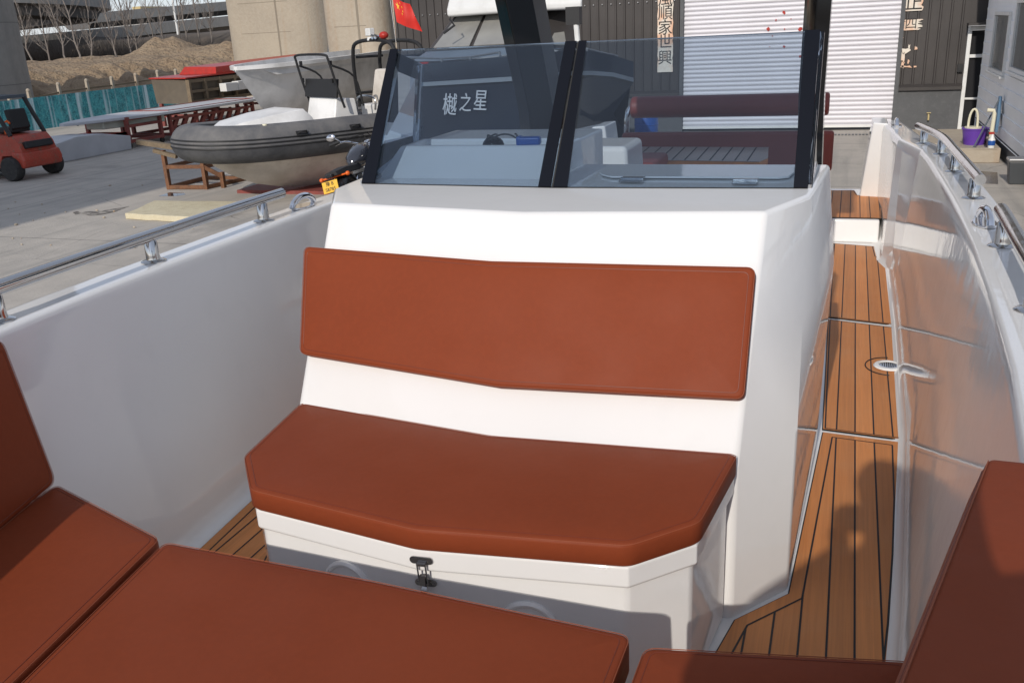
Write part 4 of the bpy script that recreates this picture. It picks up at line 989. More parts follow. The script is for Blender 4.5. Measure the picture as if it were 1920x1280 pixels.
# ================================================================== INFLATABLE BOAT
RX=-11.2; TZ_=-.10
rib=thing('inflatable_boat','grey rigid inflatable boat with white deck, black tube frame and arch','boat',(RX,16.5,GZ))
def mirx(p): return V((2*RX-p.x,p.y,p.z))
path=[V(p) for p in ((-10.2,19,TZ_-.04),(-10.2,17.6,TZ_-.02),(-10.2,16,TZ_-.01),(-10.22,14.4,TZ_),(-10.34,13.4,TZ_+.02),(-10.66,12.82,TZ_+.05),(-11.2,12.62,TZ_+.07))]
full=path+[mirx(p) for p in path[-2::-1]]
sp=spline(full,6); n=len(sp)
def tube_sections(fr0,fr1,rad,mat,name,par,open_=True):
    rings=[]
    for i,p in enumerate(sp):
        t=(sp[min(i+1,n-1)]-sp[max(i-1,0)]).normalized(); s=V((t.y,-t.x,0)).normalized()  # outward
        if (p+s-V((RX,17,p.z))).length<(p-s-V((RX,17,p.z))).length: s=-s
        rings.append([p+s*(math.cos(a)*rad)+V((0,0,math.sin(a)*rad)) for a in [fr0+(fr1-fr0)*k/14 for k in range(15)]])
    return MB().loft(rings,closed=False,cap=False).build(name,mat,par,smooth=60,recalc=False)
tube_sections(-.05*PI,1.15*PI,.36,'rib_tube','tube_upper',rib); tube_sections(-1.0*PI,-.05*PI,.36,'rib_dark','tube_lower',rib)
for a in (-.035,.03,.095):
    MB().tube([sp[i]+(lambda s:s*.362*math.cos(a*PI))(( lambda t:(lambda s: s if (sp[i]+s-V((RX,17,sp[i].z))).length>(sp[i]-s-V((RX,17,sp[i].z))).length else -s)(V((t.y,-t.x,0)).normalized()))((sp[min(i+1,n-1)]-sp[max(i-1,0)]).normalized()))+V((0,0,.362*math.sin(a*PI))) for i in range(n)],.016,6).build('rub_strake','black_matte',rib)
ln=MB()
for i in range(2,n-2):
    t=(sp[i+1]-sp[i-1]).normalized(); s=V((t.y,-t.x,0)).normalized(); s=s if (sp[i]+s-V((RX,17,sp[i].z))).length<(sp[i]-s-V((RX,17,sp[i].z))).length else -s
    if i==2: acc=[]
    acc.append(sp[i]+s*.20+V((0,0,.315)))
ln.tube(acc,.022,6).build('lacing_line','rib_dark',rib)
for yy_ in (14.3,15.5,16.7):
    MB().rbox((-10.2+.33,yy_,TZ_+.16),(.02,.24,.10),0,0,0,R(-28)).tube([(-10.2+.35,yy_-.09,TZ_+.17),(-10.2+.40,yy_-.05,TZ_+.20),(-10.2+.40,yy_+.05,TZ_+.20),(-10.2+.35,yy_+.09,TZ_+.17)],.014,6,smooth=3).build('grab_handle','black_matte',rib)
MB().lathe((-10.2,13.7,TZ_+.35),[(0,0),(.05,0),(.045,.03),(0,.03)],n=12).build('valve_cap','cream_plastic',rib)
# hull
st=[(12.95,.05,-.40,-.50),(13.3,.45,-.36,-.74),(13.8,.72,-.36,-.98),(14.4,.88,-.38,-1.13),(15.2,.95,-.42,-1.20),(16.2,.98,-.46,-1.22),(19.0,.98,-.5,-1.20)]
rings=[]
for y,h,zc,zk in st:
    half=[(0,zk),(h*.5,zk+(zc-zk)*.42),(h*.52,zk+(zc-zk)*.42+.03),(h,zc),(h,-.1)]
    rings.append([V((RX+x,y,z)) for x,z in half]+[V((RX-x,y,z)) for x,z in reversed(half[1:])])
MB().loft(rings).build('hull','rib_hull',rib,smooth=30)
# raised bow locker
rings=[[V((RX+a*w,y,z0_)) for a in(-1,1)]+[V((RX+a*w*.72,y+dy,z1_)) for a in (1,.2,-.2,-1)] for y,dy,w,z0_,z1_ in ((12.95,.06,.30,.05,.14),(13.4,.03,.72,.05,.30),(14.1,0,.86,.05,.40),(14.75,-.0,.88,.05,.46),(14.95,-.02,.86,.05,.28))]
MB().loft(rings).build('bow_locker','white_hull',rib,bevel=.02,smooth=30)
MB().box((RX-.84,14.8,-.15),(RX+.84,19,.0)).build('cockpit_floor','white_hull',rib)
MB().loft([[V((RX-.62,15.4,0)),V((RX+.62,15.4,0)),V((RX+.62,16.05,0)),V((RX-.62,16.05,0))],[V((RX-.58,15.55,.60)),V((RX+.58,15.55,.60)),V((RX+.58,16.0,.56)),V((RX-.58,16.0,.56))]]).build('console','white_hull',rib,bevel=.03)
pad=MB().rbox((RX,15.55,.79),(1.36,.05,.38),0,0,R(-10)).build('wind_panel','black_matte',rib,bevel=.01)
fm=MB(); zt_=1.46
for s in (-1,1):
    fm.tube([(RX+s*.72,15.65,.40),(RX+s*.72,15.53,.8),(RX+s*.70,15.40,zt_-.12),(RX+s*.62,15.37,zt_),(RX,15.35,zt_+.02)],.026,8,smooth=4)
    fm.tube([(RX+s*.72,16.1,.40),(RX+s*.72,15.95,1.0),(RX+s*.71,15.47,1.25)],.022,8,smooth=4)
    for z in (.95,1.3): fm.rbox((RX+s*.64,15.47,z),(.05,.05,.09))
fm.build('tube_frame','black_matte',rib)
sb=MB().rbox((RX+.45,16.6,.20),(.7,.4,.4)).build('seat_box','white_hull',rib,bevel=.04)
MB().tube([(RX+.12,16.32,.0),(RX+.12,16.32,.52),(RX+.80,16.32,.55),(RX+.82,16.32,.3)],.022,8,smooth=5).build('seat_rail','steel',rib)
MB().loft([[V((RX+.05,16.7,0)),V((RX+.75,16.7,0)),V((RX+.75,17.2,0)),V((RX+.05,17.2,0))],[V((RX+.08,16.7,.5)),V((RX+.72,16.7,.5)),V((RX+.72,17.2,.5)),V((RX+.08,17.2,.5))],[V((RX+.18,16.78,1.1)),V((RX+.68,16.78,1.1)),V((RX+.68,17.15,1.1)),V((RX+.18,17.15,1.1))]]).build('helm_pod','rib_hull',rib,bevel=.05)
am=MB()
for yy,zz in ((16.9,1.66),(17.6,1.62)):
    am.tube([(RX-1.1,yy+.25,.15),(RX-1.08,yy+.15,.55),(RX-.86,yy,zz-.32),(RX-.58,yy-.02,zz),(RX+.60,yy-.02,zz),(RX+.94,yy,zz-.3),(RX+1.08,yy+.15,.55),(RX+1.10,yy+.25,.15)],.042,9,smooth=5)
for s in (-1,1):
    for z,x in ((.55,1.06),(1.34,.89)): am.tube([(RX+s*x,17.0,z),(RX+s*x,17.7,z)],.03,7)
am.build('arch','black_matte',rib)
MB().lathe((RX-.05,16.9,1.68),[(0,0),(.08,0),(.065,.08),(0,.08)],n=14).rbox((RX-.05,16.9,1.86),(.19,.13,.16)).build('navigation_light','white_paint',rib,bevel=.02)
MB().ball((RX+.50,16.9,1.78),(.11,.10,.08)).lathe((RX+.50,16.9,1.68),[(0,0),(.04,0),(.04,.05),(0,.05)],n=10).build('siren_dome','red_paint',rib); mb=MB()
for x in (.20,.32): mb.lathe((RX+x,16.8,1.76),[(.016,0),(.055,-.01),(.035,.05),(.025,.16),(0,.16)],(0,1,0),12)
mb.build('horn','chrome',rib)
rib.location=(-10.05,17.95,GZ-.24); rib.rotation_euler=(0,0,R(-30))
# flag
fp=Y(18.0,742,70); fl=thing('flag','small red flag with yellow stars flying above the arch of the inflatable','flag',(fp.x,18.0,1.4))
MB().tube([(fp.x,18.0,1.38),(fp.x-.09,18.0,2.9)],.012,7).build('flagstaff','steel',fl)
fA,fB,fC,fD=[Y(17.98,*q) for q in ((735,-8),(744,42),(792,60),(766,8))]
def fpos(u,v):
    p=fA.lerp(fD,u).lerp(fB.lerp(fC,u),v); return p+V((0,.055*math.sin(u*7+v*3)*u+.03*math.sin(v*6+u*2)*u,-.02*math.sin(u*PI)))
fo=MB().grid(fpos,26,18).build('cloth','flag_red',fl,smooth=180,recalc=False)
def star(cu,cv,r,rot=0):
    mb=MB(); ring=[]
    for k in range(10):
        a=rot+PI/2+k*PI/5; rr_=r if k%2==0 else r*.4; ring.append(fpos(cu+rr_*math.cos(a)*.66,cv-rr_*math.sin(a)*1.0)+V((0,-.008,0)))
    c=fpos(cu,cv)+V((0,-.008,0)); mb.add([c]+ring,[(0,1+k,1+(k+1)%10) for k in range(10)]); return mb
mb=star(.22,.30,.17)
for cu,cv,ro in ((.40,.12,.3),(.47,.24,.6),(.47,.40,0),(.40,.52,.4)):
    s2_=star(cu,cv,.06,ro); mb.add(s2_.v,s2_.f)
mb.build('star','yellow',fo,smooth=0,recalc=False)

# rusty cradle near the bow of the inflatable
cr_=thing('steel_cradle','rusty steel cradle frame on the concrete under the inflatable bow','frame',(-13.6,16.4,GZ))
a,b=G(318,355),G(388,355); c,d=a+V((-.0,1.3,0)),b+V((.2,1.3,0)); t=.09; mb=MB()
h=.85
for p,hh in ((a,h+.02),(b,h-.05),(c,h-.1),(d,h-.2)): mb.beam(p+V((0,0,0)),p+V((0,0,hh)),t,t)
for z in (.05,.50): mb.beam(a+V((0,0,z)),b+V((0,0,z)),t*.9,t*.9); mb.beam(c+V((0,0,z)),d+V((0,0,z)),t*.9,t*.9); mb.beam(a+V((0,0,z)),c+V((0,0,z)),t*.9,t*.9); mb.beam(b+V((0,0,z)),d+V((0,0,z)),t*.9,t*.9)
mb.beam(b+V((0,0,.5)),G(420,352)+V((0,0,.25)),t,t); mb.beam(G(420,352)+V((0,0,0)),G(420,352)+V((0,0,.35)),t,t)
mb.build('frame','rust',cr_,bevel=.006,seg=2,smooth=0)
MB().beam(a+V((-.55,-.1,h+.22)),b+V((.1,.0,h-.02)),.16,.10).beam(a+V((-.2,-.05,h+.02)),a+V((.35,0,h-.12)),.10,.08).build('sloped_beam','wood',cr_,smooth=0)
# red plate and support under the inflatable
rs=thing('boat_support','red painted steel support plate under the inflatable hull','support',(RX,17,GZ))
MB().box((RX-1.0,16.0,GZ),(RX+1.3,21,GZ+.07)).build('base_plate','red_oxide',rs); MB().prism([(RX-.6,17.6,GZ+.07),(RX+1.0,17.6,GZ+.07),(RX+1.0,17.6,GZ+.75),(RX+.55,17.6,GZ+.62)],(0,1.2,0)).build('chock','red_oxide',rs)
# foam board
q=[G(237,411),G(371,419),G(466,389),G(292,386)]; mb=MB(); rd=random.Random(3); ring=[]
for i in range(4):
    for k in range(7):
        p=q[i].lerp(q[(i+1)%4],k/7); ring.append(p+V((rd.uniform(-.03,.03),rd.uniform(-.03,.03),.003)))
mb.prism(ring,(0,0,.11)); tag(mb.build('foam_board','foam',bevel=.012),'cream rigid foam board with chipped edges lying on the concrete','board')
for poly,nm in (([G(297,368),G(318,361),G(345,362),G(348,365),G(330,368)],.0),):
    o=MB().add([p+V((0,0,.004)) for p in poly],[tuple(range(len(poly)))]).build('puddle',pbr('puddle_water',(.05,.05,.055),.08),smooth=0); struct(o)
mstain=pbr('oil_stain',(.13,.115,.10),.8,var=[(7,(.34,.31,.27),1,.46,.6)])
rd=random.Random(8)
for pts_ in ([(150,400),(165,396),(182,397),(205,393),(243,387),(214,398),(196,402),(180,404),(168,405)],[(136,398),(146,396),(152,400),(142,403)]):
    struct(MB().add([G(*q)+V((0,0,.004)) for q in pts_],[tuple(range(len(pts_)))]).build('oil_stain',mstain,smooth=0))
rd=random.Random(12)
for k in range(26):
    p=G(rd.uniform(10,520),rd.uniform(345,470)); r_=rd.uniform(.012,.035)
    tag(MB().ball(p+V((0,0,r_*.5)),(r_,r_*rd.uniform(.6,1.2),r_*.7),7,5).build('stone','beige_concrete',smooth=0),'small loose stone lying on the concrete yard','stone','loose stones on the yard')

# ================================================================== MOTORCYCLE
mc=thing('motorcycle','black motorcycle with a yellow number plate parked beside the inflatable','motorcycle',(-8.0,12.9,GZ))
S_=1.24; mo=V((-7.86,13.45,GZ)); hd=R(-7); lean=R(-14)
MM=Matrix.Translation(mo)@Matrix.Rotation(-hd,4,'Z')@Matrix.Rotation(lean,4,'Y')@Matrix.Scale(S_,4)
def L(x,y,z): return MM@V((x,y,z))    # x right, y forward, z up
def mL(mb): mb.v=[MM@p for p in mb.v]; return mb
def wheel(y,r,w):
    t=MB(); t.lathe((0,y,r),[(r-.09,-w/2),(r-.03,-w/2),(r,-w*.2),(r,w*.2),(r-.03,w/2),(r-.09,w/2)],(1,0,0),30); tt=mL(t).build('tyre','rubber',mc)
    k=MB(); k.lathe((0,y,r),[(r-.085,-w*.35),(r-.07,-w*.35),(r-.07,w*.35),(r-.085,w*.35)],(1,0,0),30).cyl((-w*.5,y,r),(w*.5,y,r),.05)
    for i in range(7): a=2*PI*i/7; k.beam((0,y,r),(0,y+math.cos(a)*(r-.08),r+math.sin(a)*(r-.08)),.03,.03)
    mL(k).build('rim','aluminium',tt)
wheel(0,.31,.14); wheel(1.42,.32,.10)
def fender(y,r0,w,a0,a1,mat):
    mb=MB(); rings=[]
    for i in range(15):
        a=R(a0+(a1-a0)*i/14); rings.append([(x,y+math.cos(a)*rr,.31+math.sin(a)*rr) for x,rr in ((-w,r0-.06),(-w*.7,r0),(0,r0+.015),(w*.7,r0),(w,r0-.06))])
    mb.loft([[V(p) for p in r] for r in rings],closed=False,cap=False); return mL(mb).build('fender',mat,mc,smooth=60,recalc=False)
fender(0,.38,.13,10,215,'moto_black'); fender(1.42,.37,.07,30,170,'moto_black')
mL(MB().rbox((0,-.42,.60),(.23,.012,.155),rx=R(-14))).build('number_plate','plate_yellow',mc,bevel=.004)
nrm=(MM.to_3x3()@Matrix.Rotation(R(-14),3,'X')@V((0,-1,0))).normalized(); ex=(MM.to_3x3()@V((1,0,0))).normalized(); ez=nrm.cross(ex)
pc=L(0,-.42,.60)+nrm*.012
text_mesh('豫 B',.064*S_,'ink',frame(pc+ez*.036*S_,ex,ez),'plate_lettering',mc,.001,0,.002); text_mesh('S8785',.064*S_,'ink',frame(pc-ez*.036*S_,ex,ez),'plate_lettering',mc,.001,0,.002)
mL(MB().rbox((0,-.34,.73),(.10,.08,.05))).build('tail_lamp','moto_black',mc,bevel=.02)
for s in (-1,1): mL(MB().cyl((0,-.2,.70),(s*.18,-.2,.70),.012).ball((s*.20,-.2,.70),(.032,.04,.03))).build('indicator','orange',mc)
mL(MB().loft([[V((x*w,y,z+h*k)) for x,k in ((-1,0),(-.8,.8),(0,1),(.8,.8),(1,0))] for y,w,z,h in ((-.30,.10,.72,.06),(0,.15,.70,.10),(.35,.15,.68,.10),(.55,.09,.70,.10))])).build('seat','black_matte',mc,smooth=50)
mL(MB().loft([[V((math.cos(a)*w,y,z+math.sin(a)*h)) for a in [2*PI*k/14 for k in range(14)]] for y,w,z,h in ((.45,.05,.80,.05),(.60,.14,.82,.12),(.80,.17,.86,.15),(1.0,.13,.90,.12),(1.10,.05,.92,.06))])).build('fuel_tank','moto_tank',mc,smooth=60)
mL(MB().rbox((0,.62,.45),(.30,.42,.36)).rbox((0,.75,.60),(.22,.24,.2)).cyl((-.2,.6,.36),(.2,.6,.36),.12)).build('engine','aluminium',mc,bevel=.03)
fm_=MB()
for s in (-1,1): fm_.tube([(s*.11,1.42,.32),(s*.11,1.18,.95)],.024,8); fm_.tube([(s*.11,0,.31),(s*.10,.3,.62)],.022,8)
fm_.tube([(0,1.15,.95),(0,.5,.72),(0,-.2,.66)],.025,8); mL(fm_).build('fork_and_frame','chrome',mc)
hb=MB().tube([(-.38,.95,1.08),(-.24,1.02,1.09),(-.08,1.15,1.0),(.08,1.15,1.0),(.24,1.02,1.09),(.38,.95,1.08)],.014,8,smooth=5); mL(hb).build('handlebar','chrome',mc)
for s in (-1,1):
    mL(MB().cyl((s*.30,.97,1.11),(s*.44,.89,1.10),.022)).build('grip','black_matte',mc)
    mm_=MB().tube([(s*.28,.98,1.10),(s*.36,1.02,1.16),(s*.40,1.0,1.19)],.007,6); mm_.ball((s*.42,.98,1.20),(.075,.02,.05)); mL(mm_).build('mirror','chrome',mc)
mL(MB().ball((0,1.28,.92),(.11,.12,.11))).build('headlamp','chrome',mc)
mL(MB().tube([(.16,.95,.30),(.17,.6,.25),(.19,.2,.29),(.20,-.35,.33)],[.03,.035,.055,.058],14)).build('exhaust_pipe','chrome',mc); 
cb=MB()
for k in range(4): cb.tube([(-.2+.12*k,1.03,1.12),(-.12+.08*k,1.32,1.08),(-.02+.02*k,1.20,.7)],.006,5,smooth=5)
mL(cb).build('control_cable','black_matte',mc)
mL(MB().tube([(-.1,.5,.3),(-.32,.55,.02)],.014,6)).build('side_stand','black_matte',mc)

# ================================================================== NAVY CABIN BOAT
nb=thing('cabin_boat','large navy work boat with a white roofed cabin and silver name lettering, behind the windshield','boat',(-6.2,17,GZ))
def nv(pts,yy): return [Y(y,*q) for q,y in zip(pts,yy)]
YL,YS,YR=15.2,13.4,16.6
colp=[ (735,YL),(800,14.6),(880,14.05),(960,13.6),(1022,YS),(1060,14.3),(1110,15.3),(1150,16.0),(1188,YR)]
sheer=[124,120,114,106,99,95,97,104,116]; knuck=[160,157,152,147,142,137,136,139,149]; chin=[330,322,306,280,250,222,195,208,214]; chx=[725,795,880,965,1020,1050,1085,1118,1150]
def nrow(ys,xs=None,off=0):
    out=[]
    for i,(x,yy) in enumerate(colp):
        p=Y(yy+off,(xs[i] if xs else x),ys[i]); out.append(p)
    return out
S0=nrow(sheer); K0=nrow(knuck); K1=[p+V((0,0,-.05)) for p in K0]; C0_=nrow(chin,chx,.0)
# inward top of hull, aft closing
axis=V((-.42,.9,0)).normalized()
keel=[Y(yy+1.2,x,q+60) for (x,yy),q in zip(colp,chin)]
for k in keel: k.z=max(k.z,GZ+.02)
ctr=V((-6.2,17.5,0))
def inn(p,d): v=(ctr-p); v.z=0; return p+v.normalized()*d
rows=[[inn(p,.22)+V((0,0,-.02)) for p in S0],[inn(p,.18)+V((0,0,.03)) for p in S0],S0,K0,K1,C0_,keel]
mb=MB(); n_=len(colp)
mb.loft([[r[i] for r in rows] for i in range(n_)],closed=False,cap=False)
hullN=mb.build('hull','navy',nb,smooth=35,recalc=False)
MB().loft([[p,p+V((0,-.05,0)),q+V((0,-.06,.0)),q] for p,q in zip([k+V((0,0,.025)) for k in K0],[k+V((0,0,-.04)) for k in K0])],closed=True).build('rub_rail','navy_deck',nb,smooth=40)
# aft sides + deck
aft=[p+V((-3.6,6.2,-.12)) for p in (S0[0],)]
L0,R0=S0[0],S0[-1]; LA=L0+V((1.2,6.4,-.1)); RA=R0+V((-1.7,5.0,-.1))
mb=MB(); mb.add([L0,LA,LA-V((0,0,2)),L0-V((0,0,2.0)),R0,RA,RA-V((0,0,2)),R0-V((.2,0,1.4))],[(0,1,2,3),(4,5,6,7),(1,5,6,2)]).build('aft_hull','navy',nb,smooth=0)
dk=[inn(p,.2)+V((0,0,-.03)) for p in S0]+[RA,LA]; from mathutils.geometry import tessellate_polygon
mb=MB(); mb.add(dk,[t for t in tessellate_polygon([dk])]); mb.build('deck','navy_deck',nb,smooth=0)
# raised trunk in front of the cabin and the cabin itself
cT=[Y(16.4,800,97),Y(15.6,965,88),Y(16.6,1085,92)]; cR_=[Y(17.6,862,20),Y(17.0,968,14),Y(17.3,1068,10)]
w0=[Y(16.0,770,106),Y(15.2,985,100),Y(16.4,1100,100)]
MB().loft([[w0[0]-V((0,0,.1)),w0[1]-V((0,0,.1)),w0[2]-V((0,0,.1)),w0[2]+V((-1.2,3,0)),w0[0]+V((-1,3,0))],[cT[0],cT[1],cT[2],cT[2]+V((-1.2,2.6,0)),cT[0]+V((-1,2.6,0))]]).build('trunk_deck','navy_deck',nb,bevel=.03)
back=[cT[2]+V((-1.2,2.4,-.2)),cR_[2]+V((-1.2,2.2,0)),cR_[0]+V((-1,2.2,0)),cT[0]+V((-1,2.4,-.2))]
MB().add([cT[0],cT[1],cT[2],cR_[0],cR_[1],cR_[2]]+back,[(0,1,4,3),(1,2,5,4),(2,6,7,5),(0,3,8,9),(6,9,8,7)]).build('cabin','siding_dark',nb,smooth=0,recalc=False)
def bil(a,b,c,d,u,v): return a.lerp(b,u).lerp(d.lerp(c,u),v)
def wpane(a,b,c,d,u0,u1,v0,v1,mat,nm):
    q=[bil(a,b,c,d,u,v) for u,v in ((u0,v0),(u1,v0),(u1,v1),(u0,v1))]; nn=(q[1]-q[0]).cross(q[3]-q[0]).normalized(); nn=nn if nn.y<0 else -nn
    return MB().prism([p+nn*.01 for p in q],nn*.02).build(nm,mat,nb,smooth=0),nn
A=(cT[0],cT[1],cR_[1],cR_[0]); B=(cT[1],cT[2],cR_[2],cR_[1])
wpane(*A,.07,.50,.05,.90,'cabin_glass','windscreen'); wpane(*A,.55,.97,.05,.90,'cabin_glass','windscreen'); wpane(*B,.05,.52,.05,.9,'cabin_glass_dark','windscreen'); wpane(*B,.56,.80,.05,.9,'cabin_glass','windscreen')
f0=[Y(16.9,838,24),Y(16.2,965,14),Y(16.6,1092,8)]; rr2=[f0[2]+V((-1.3,3.4,0)),f0[0]+V((-1.1,3.4,0))]
MB().loft([[p+V((0,0,-.08)) for p in f0+rr2],[p+V((0,0,.05)) for p in f0+rr2],[p+V((0,.18,.28)) for p in f0]+[p+V((0,-.1,.28)) for p in rr2]]).build('cabin_roof','white_paint',nb,bevel=.05)
for a,b,c in (((843,36),(852,48),(832,63)),((1006,50),(1020,48),(1034,82))):
    MB().tube([Y(16.1,*a),Y(16.05,*b),Y(15.95,*c)],.022,6).build('wiper','black_matte',nb)
MB().tube([Y(16.3,1079,32),Y(16.3,1083,78)],.05,8).build('antenna','white_paint',nb); MB().rbox(Y(16.35,1076,30),(.25,.2,.3)).build('lamp_bracket','black_matte',nb)
# deck rails
def drail(px,yy,hgt):
    mb=MB(); tp=[Y(y,x,q) for (x,q),y in zip(px,yy)]
    mb.tube([p for p in tp],.02,6)
    for p in tp: mb.tube([p,p-V((0,0,hgt))],.022,6)
    return mb.build('deck_rail','aluminium',nb)
drail(((745,108),(770,108),(828,110),(882,107),(937,98)),(15.3,15.1,14.6,14.2,13.9),.13); drail(((1100,92),(1125,98),(1157,105)),(15.2,15.7,16.3),.10)
# name lettering on the left bow panel
i0,i1=1,4
def face_pt(px,py):   # on the big left panel plane through three hull points
    a,b,c=K1[1],K1[3],C0_[2]; nn=(b-a).cross(c-a).normalized(); d=ray(px,py); return EYE+d*((a-EYE).dot(nn)/d.dot(nn)),nn
for ch,px,py,sz in (('樾',846,199,33),('之',876,195,28),('星',904,191,32)):
    p,nn=face_pt(px,py); nn=nn if nn.y<0 else -nn; ex_=V((-nn.y,nn.x,0)).normalized(); ex_=ex_ if ex_.x>0 else -ex_
    text_mesh(ch,sz/1680*(p-EYE).length*1.25,'letter_silver',frame(p+nn*.05,ex_,nn.cross(ex_)),'name_character',hullN,.004,.18,.012)

# ================================================================== WHITE HULL, MOULD, RACK, BLOCK
wh=thing('bare_hull','bare white flared boat hull standing behind the inflatable','boat',(-18.5,30,GZ))
st=[(25.1,.03,.82,.02,.70,.66),(25.6,.55,.83,.06,.30,.10),(26.2,.92,.84,.26,-.05,-.55),(27.2,1.25,.86,.66,-.22,-1.0),(29,1.52,.90,1.10,-.30,-1.2),(32,1.62,.97,1.3,-.34,-1.25),(36,1.62,1.02,1.35,-.36,-1.25)]
rings=[]
for y,hs,zs,hc,zc,zk in st:
    half=[(0,zk),(hc,zc),(hc+(hs-hc)*.22,zc+(zs-zc)*.38),(hs*.97,zs-.10),(hs+.03,zs-.12),(hs+.03,zs),(max(0,hs-.12),zs+.005),(max(0,hs-.14),zs-.06 if hs<.6 else zs-.35)]
    rings.append([V((-18.5+x,y,z)) for x,z in half]+[V((-18.5-x,y,z)) for x,z in reversed(half[1:])])
MB().loft(rings).build('hull','white_hull',wh,smooth=32)
mb=MB()
for y in (28,33):
    mb.beam((-19.4,y,GZ),(-19.4,y,-.7),.12,.12).beam((-17.6,y,GZ),(-17.6,y,-.7),.12,.12).beam((-19.5,y,-1.3),(-17.5,y,-1.3),.12,.12)
cr3=mb.build('hull_stand','rust',smooth=0); tag(cr3,'rusty steel stand under the bare white hull','stand')
af=thing('steel_a_frame','grey steel A-frame mast standing behind the bare white hull','mast',(-19,38,GZ))
ap=Y(38,624,2); l1=Y(38,617,110); l2=Y(38,656,110)
def ext(a,b): return a+(b-a)*((GZ-a.z)/(b.z-a.z))
MB().tube([ap,ext(ap,l1)],.095,10).build('leg','grey_steel',af); MB().tube([ap,ext(ap,l2)],.095,10).build('leg','grey_steel',af); MB().rbox(ap,(.4,.4,.5)).build('head_plate','grey_steel',af)
MB().tube([ap,ap+V((.05,0,4))],.10,8).build('mast_top','grey_steel',af)
md=thing('hull_mould','wood framed hull mould on stands, ribs on its side','mould',(-25,34,GZ))
yA=X(-24,356,170).y; yB=X(-24,620,150).y; zA,zB=-.62,.30
MB().loft([[V((-26.2,yA+.6,zA)),V((-24.15,yA,zA)),V((-24.15,yB,zA-.05)),V((-26.2,yB,zA-.05))],[V((-26.2,yA+.5,zB)),V((-24.05,yA,zB-.02)),V((-24.05,yB,zB+.10)),V((-26.2,yB,zB+.10))]]).build('mould_skin','ply',md,smooth=0)
mb=MB(); yy=yA
while yy<yB: mb.box((-24.10,yy-.06,zA),(-23.94,yy+.06,zB-.02)); yy+=.95
mb.box((-24.10,yA-.05,zA),(-23.95,yB,zA+.12)).box((-24.10,yA-.05,-.22),(-23.965,yB,-.12)).box((-24.10,yA-.05,zB-.14),(-23.955,yB,zB-.02)); mb.build('wooden_rib','wood',md,smooth=0)
mb=MB()
for y in (yA+.5,yA+3.2,yA+6,yB-.4): mb.beam((-24.3,y,GZ),(-24.3,y,zA),.12,.12).beam((-25.9,y,GZ),(-25.9,y,zA),.12,.12).beam((-26,y,GZ+.4),(-24.2,y,GZ+.4),.1,.1)
mb.build('stand','red_oxide',md,smooth=0)
rp=thing('red_mould_plate','red moulding flange lying on top of the wooden hull mould','mould',(-25,36,.4))
MB().prism([(-26.4,yA+.6,.33),(-24.0,yA-.15,.32),(-24.0,yB,.46),(-26.4,yB,.46)],(0,0,.05)).build('flange','red_paint',rp); yC=X(-24,408,120).y
MB().loft([[V((-26.0,yC,.40)),V((-24.15,yC,.40)),V((-24.15,yB,.52)),V((-26.0,yB,.52))],[V((-25.9,yC+.3,.70)),V((-24.2,yC+.1,.66)),V((-24.2,yB,.82)),V((-25.9,yB,.86))]]).build('raised_tray','red_paint',rp,bevel=.02)
fb=X(-23.9,414,173); fb2=X(-23.9,460,175); 
o=MB().box((-23.93,fb.y,-.30),(-23.6,(fb.y+fb2.y)/2-.02,.02)).box((-23.93,(fb.y+fb2.y)/2+.02,-.30),(-23.6,fb2.y,.05)).build('polystyrene_pack','white_paint',bevel=.02); tag(o,'white polystyrene packing pieces against the ribs of the wooden mould','packing')
MB().prism([(-24.0,X(-23,425,200).y,GZ+.2),(-22.9,X(-23,455,190).y,GZ+.3),(-23.6,X(-23,425,190).y,-.55),(-24.2,X(-23,430,190).y,-.55)],(0,.5,0))
# rack with long pale board
rk=thing('trolley_rack','red oxide steel trolley rack on castors along the banner','trolley',(-22,24,GZ))
mb=MB(); xN,xF=-21.6,-23.2
yr0,yr1=X(xN,244,270).y,X(xN,306,266).y; zr=X(xN,250,218).z
def fr(y0,y1,zl,zt,t=.11):
    for y in (y0,y1):
        for x in (xN,xF): mb.beam((x,y,zl),(x,y,zt),t,t)
        mb.beam((xN,y,zt-.05),(xF,y,zt-.05),t*.9,t*.9); mb.beam((xN,y,zl+.05),(xF,y,zl+.05),t*.9,t*.9)
    for x in (xN,xF):
        mb.beam((x,y0,zl+.06),(x,y1,zl+.06),t*.9,t*.9); mb.beam((x,y0,(zl+zt)/2+.12),(x,y1,(zl+zt)/2+.12),t*.8,t*.8); mb.beam((x,y0,zt-.06),(x,y1,zt-.06),t*.9,t*.9)
fr(yr0,yr1,GZ+.16,zr); fr(yr1+.5,yr1+5.2,GZ+.16,zr+.04)
mb.build('frame','red_oxide',rk,smooth=0)
mb=MB(); yq0=X(xN,122,245).y
mb.box((xF,yq0,-1.06),(xN,yr0-.05,-.97)).box((xN-.06,yq0,-1.18),(xN,yr0-.05,-.97)); mb.build('red_bed','red_paint',rk,smooth=0)
mb=MB()
for k in range(9):
    y=yr1+.7+.5*k; mb.beam((xN-.1,y,GZ+.35),(xN-.1,y+.32,GZ+.75),.10,.16)
mb.build('bracket','red_oxide',rk,smooth=0)
for y in (yq0+1.0,yr0,yr1,yr1+5.0):
    for x in (xN,xF): MB().lathe((x-.02,y,GZ+.09),[(0,-.03),(.09,-.03),(.09,.03),(0,.03)],(1,0,0),14).build('castor','black_matte',rk)
bd=thing('moulded_board','long pale green pointed deck moulding lying on the red trolley rack','moulding',(-22.3,25,-.7))
xs_c=-22.35; y_t=X(-22.3,118,236).y
def bhw(t): return 1.05*math.sin(min(1,t*2.2+.02)*PI/2)**.7
outl=[(y_t+9.5*t,bhw(t)) for t in [i/24 for i in range(25)]]
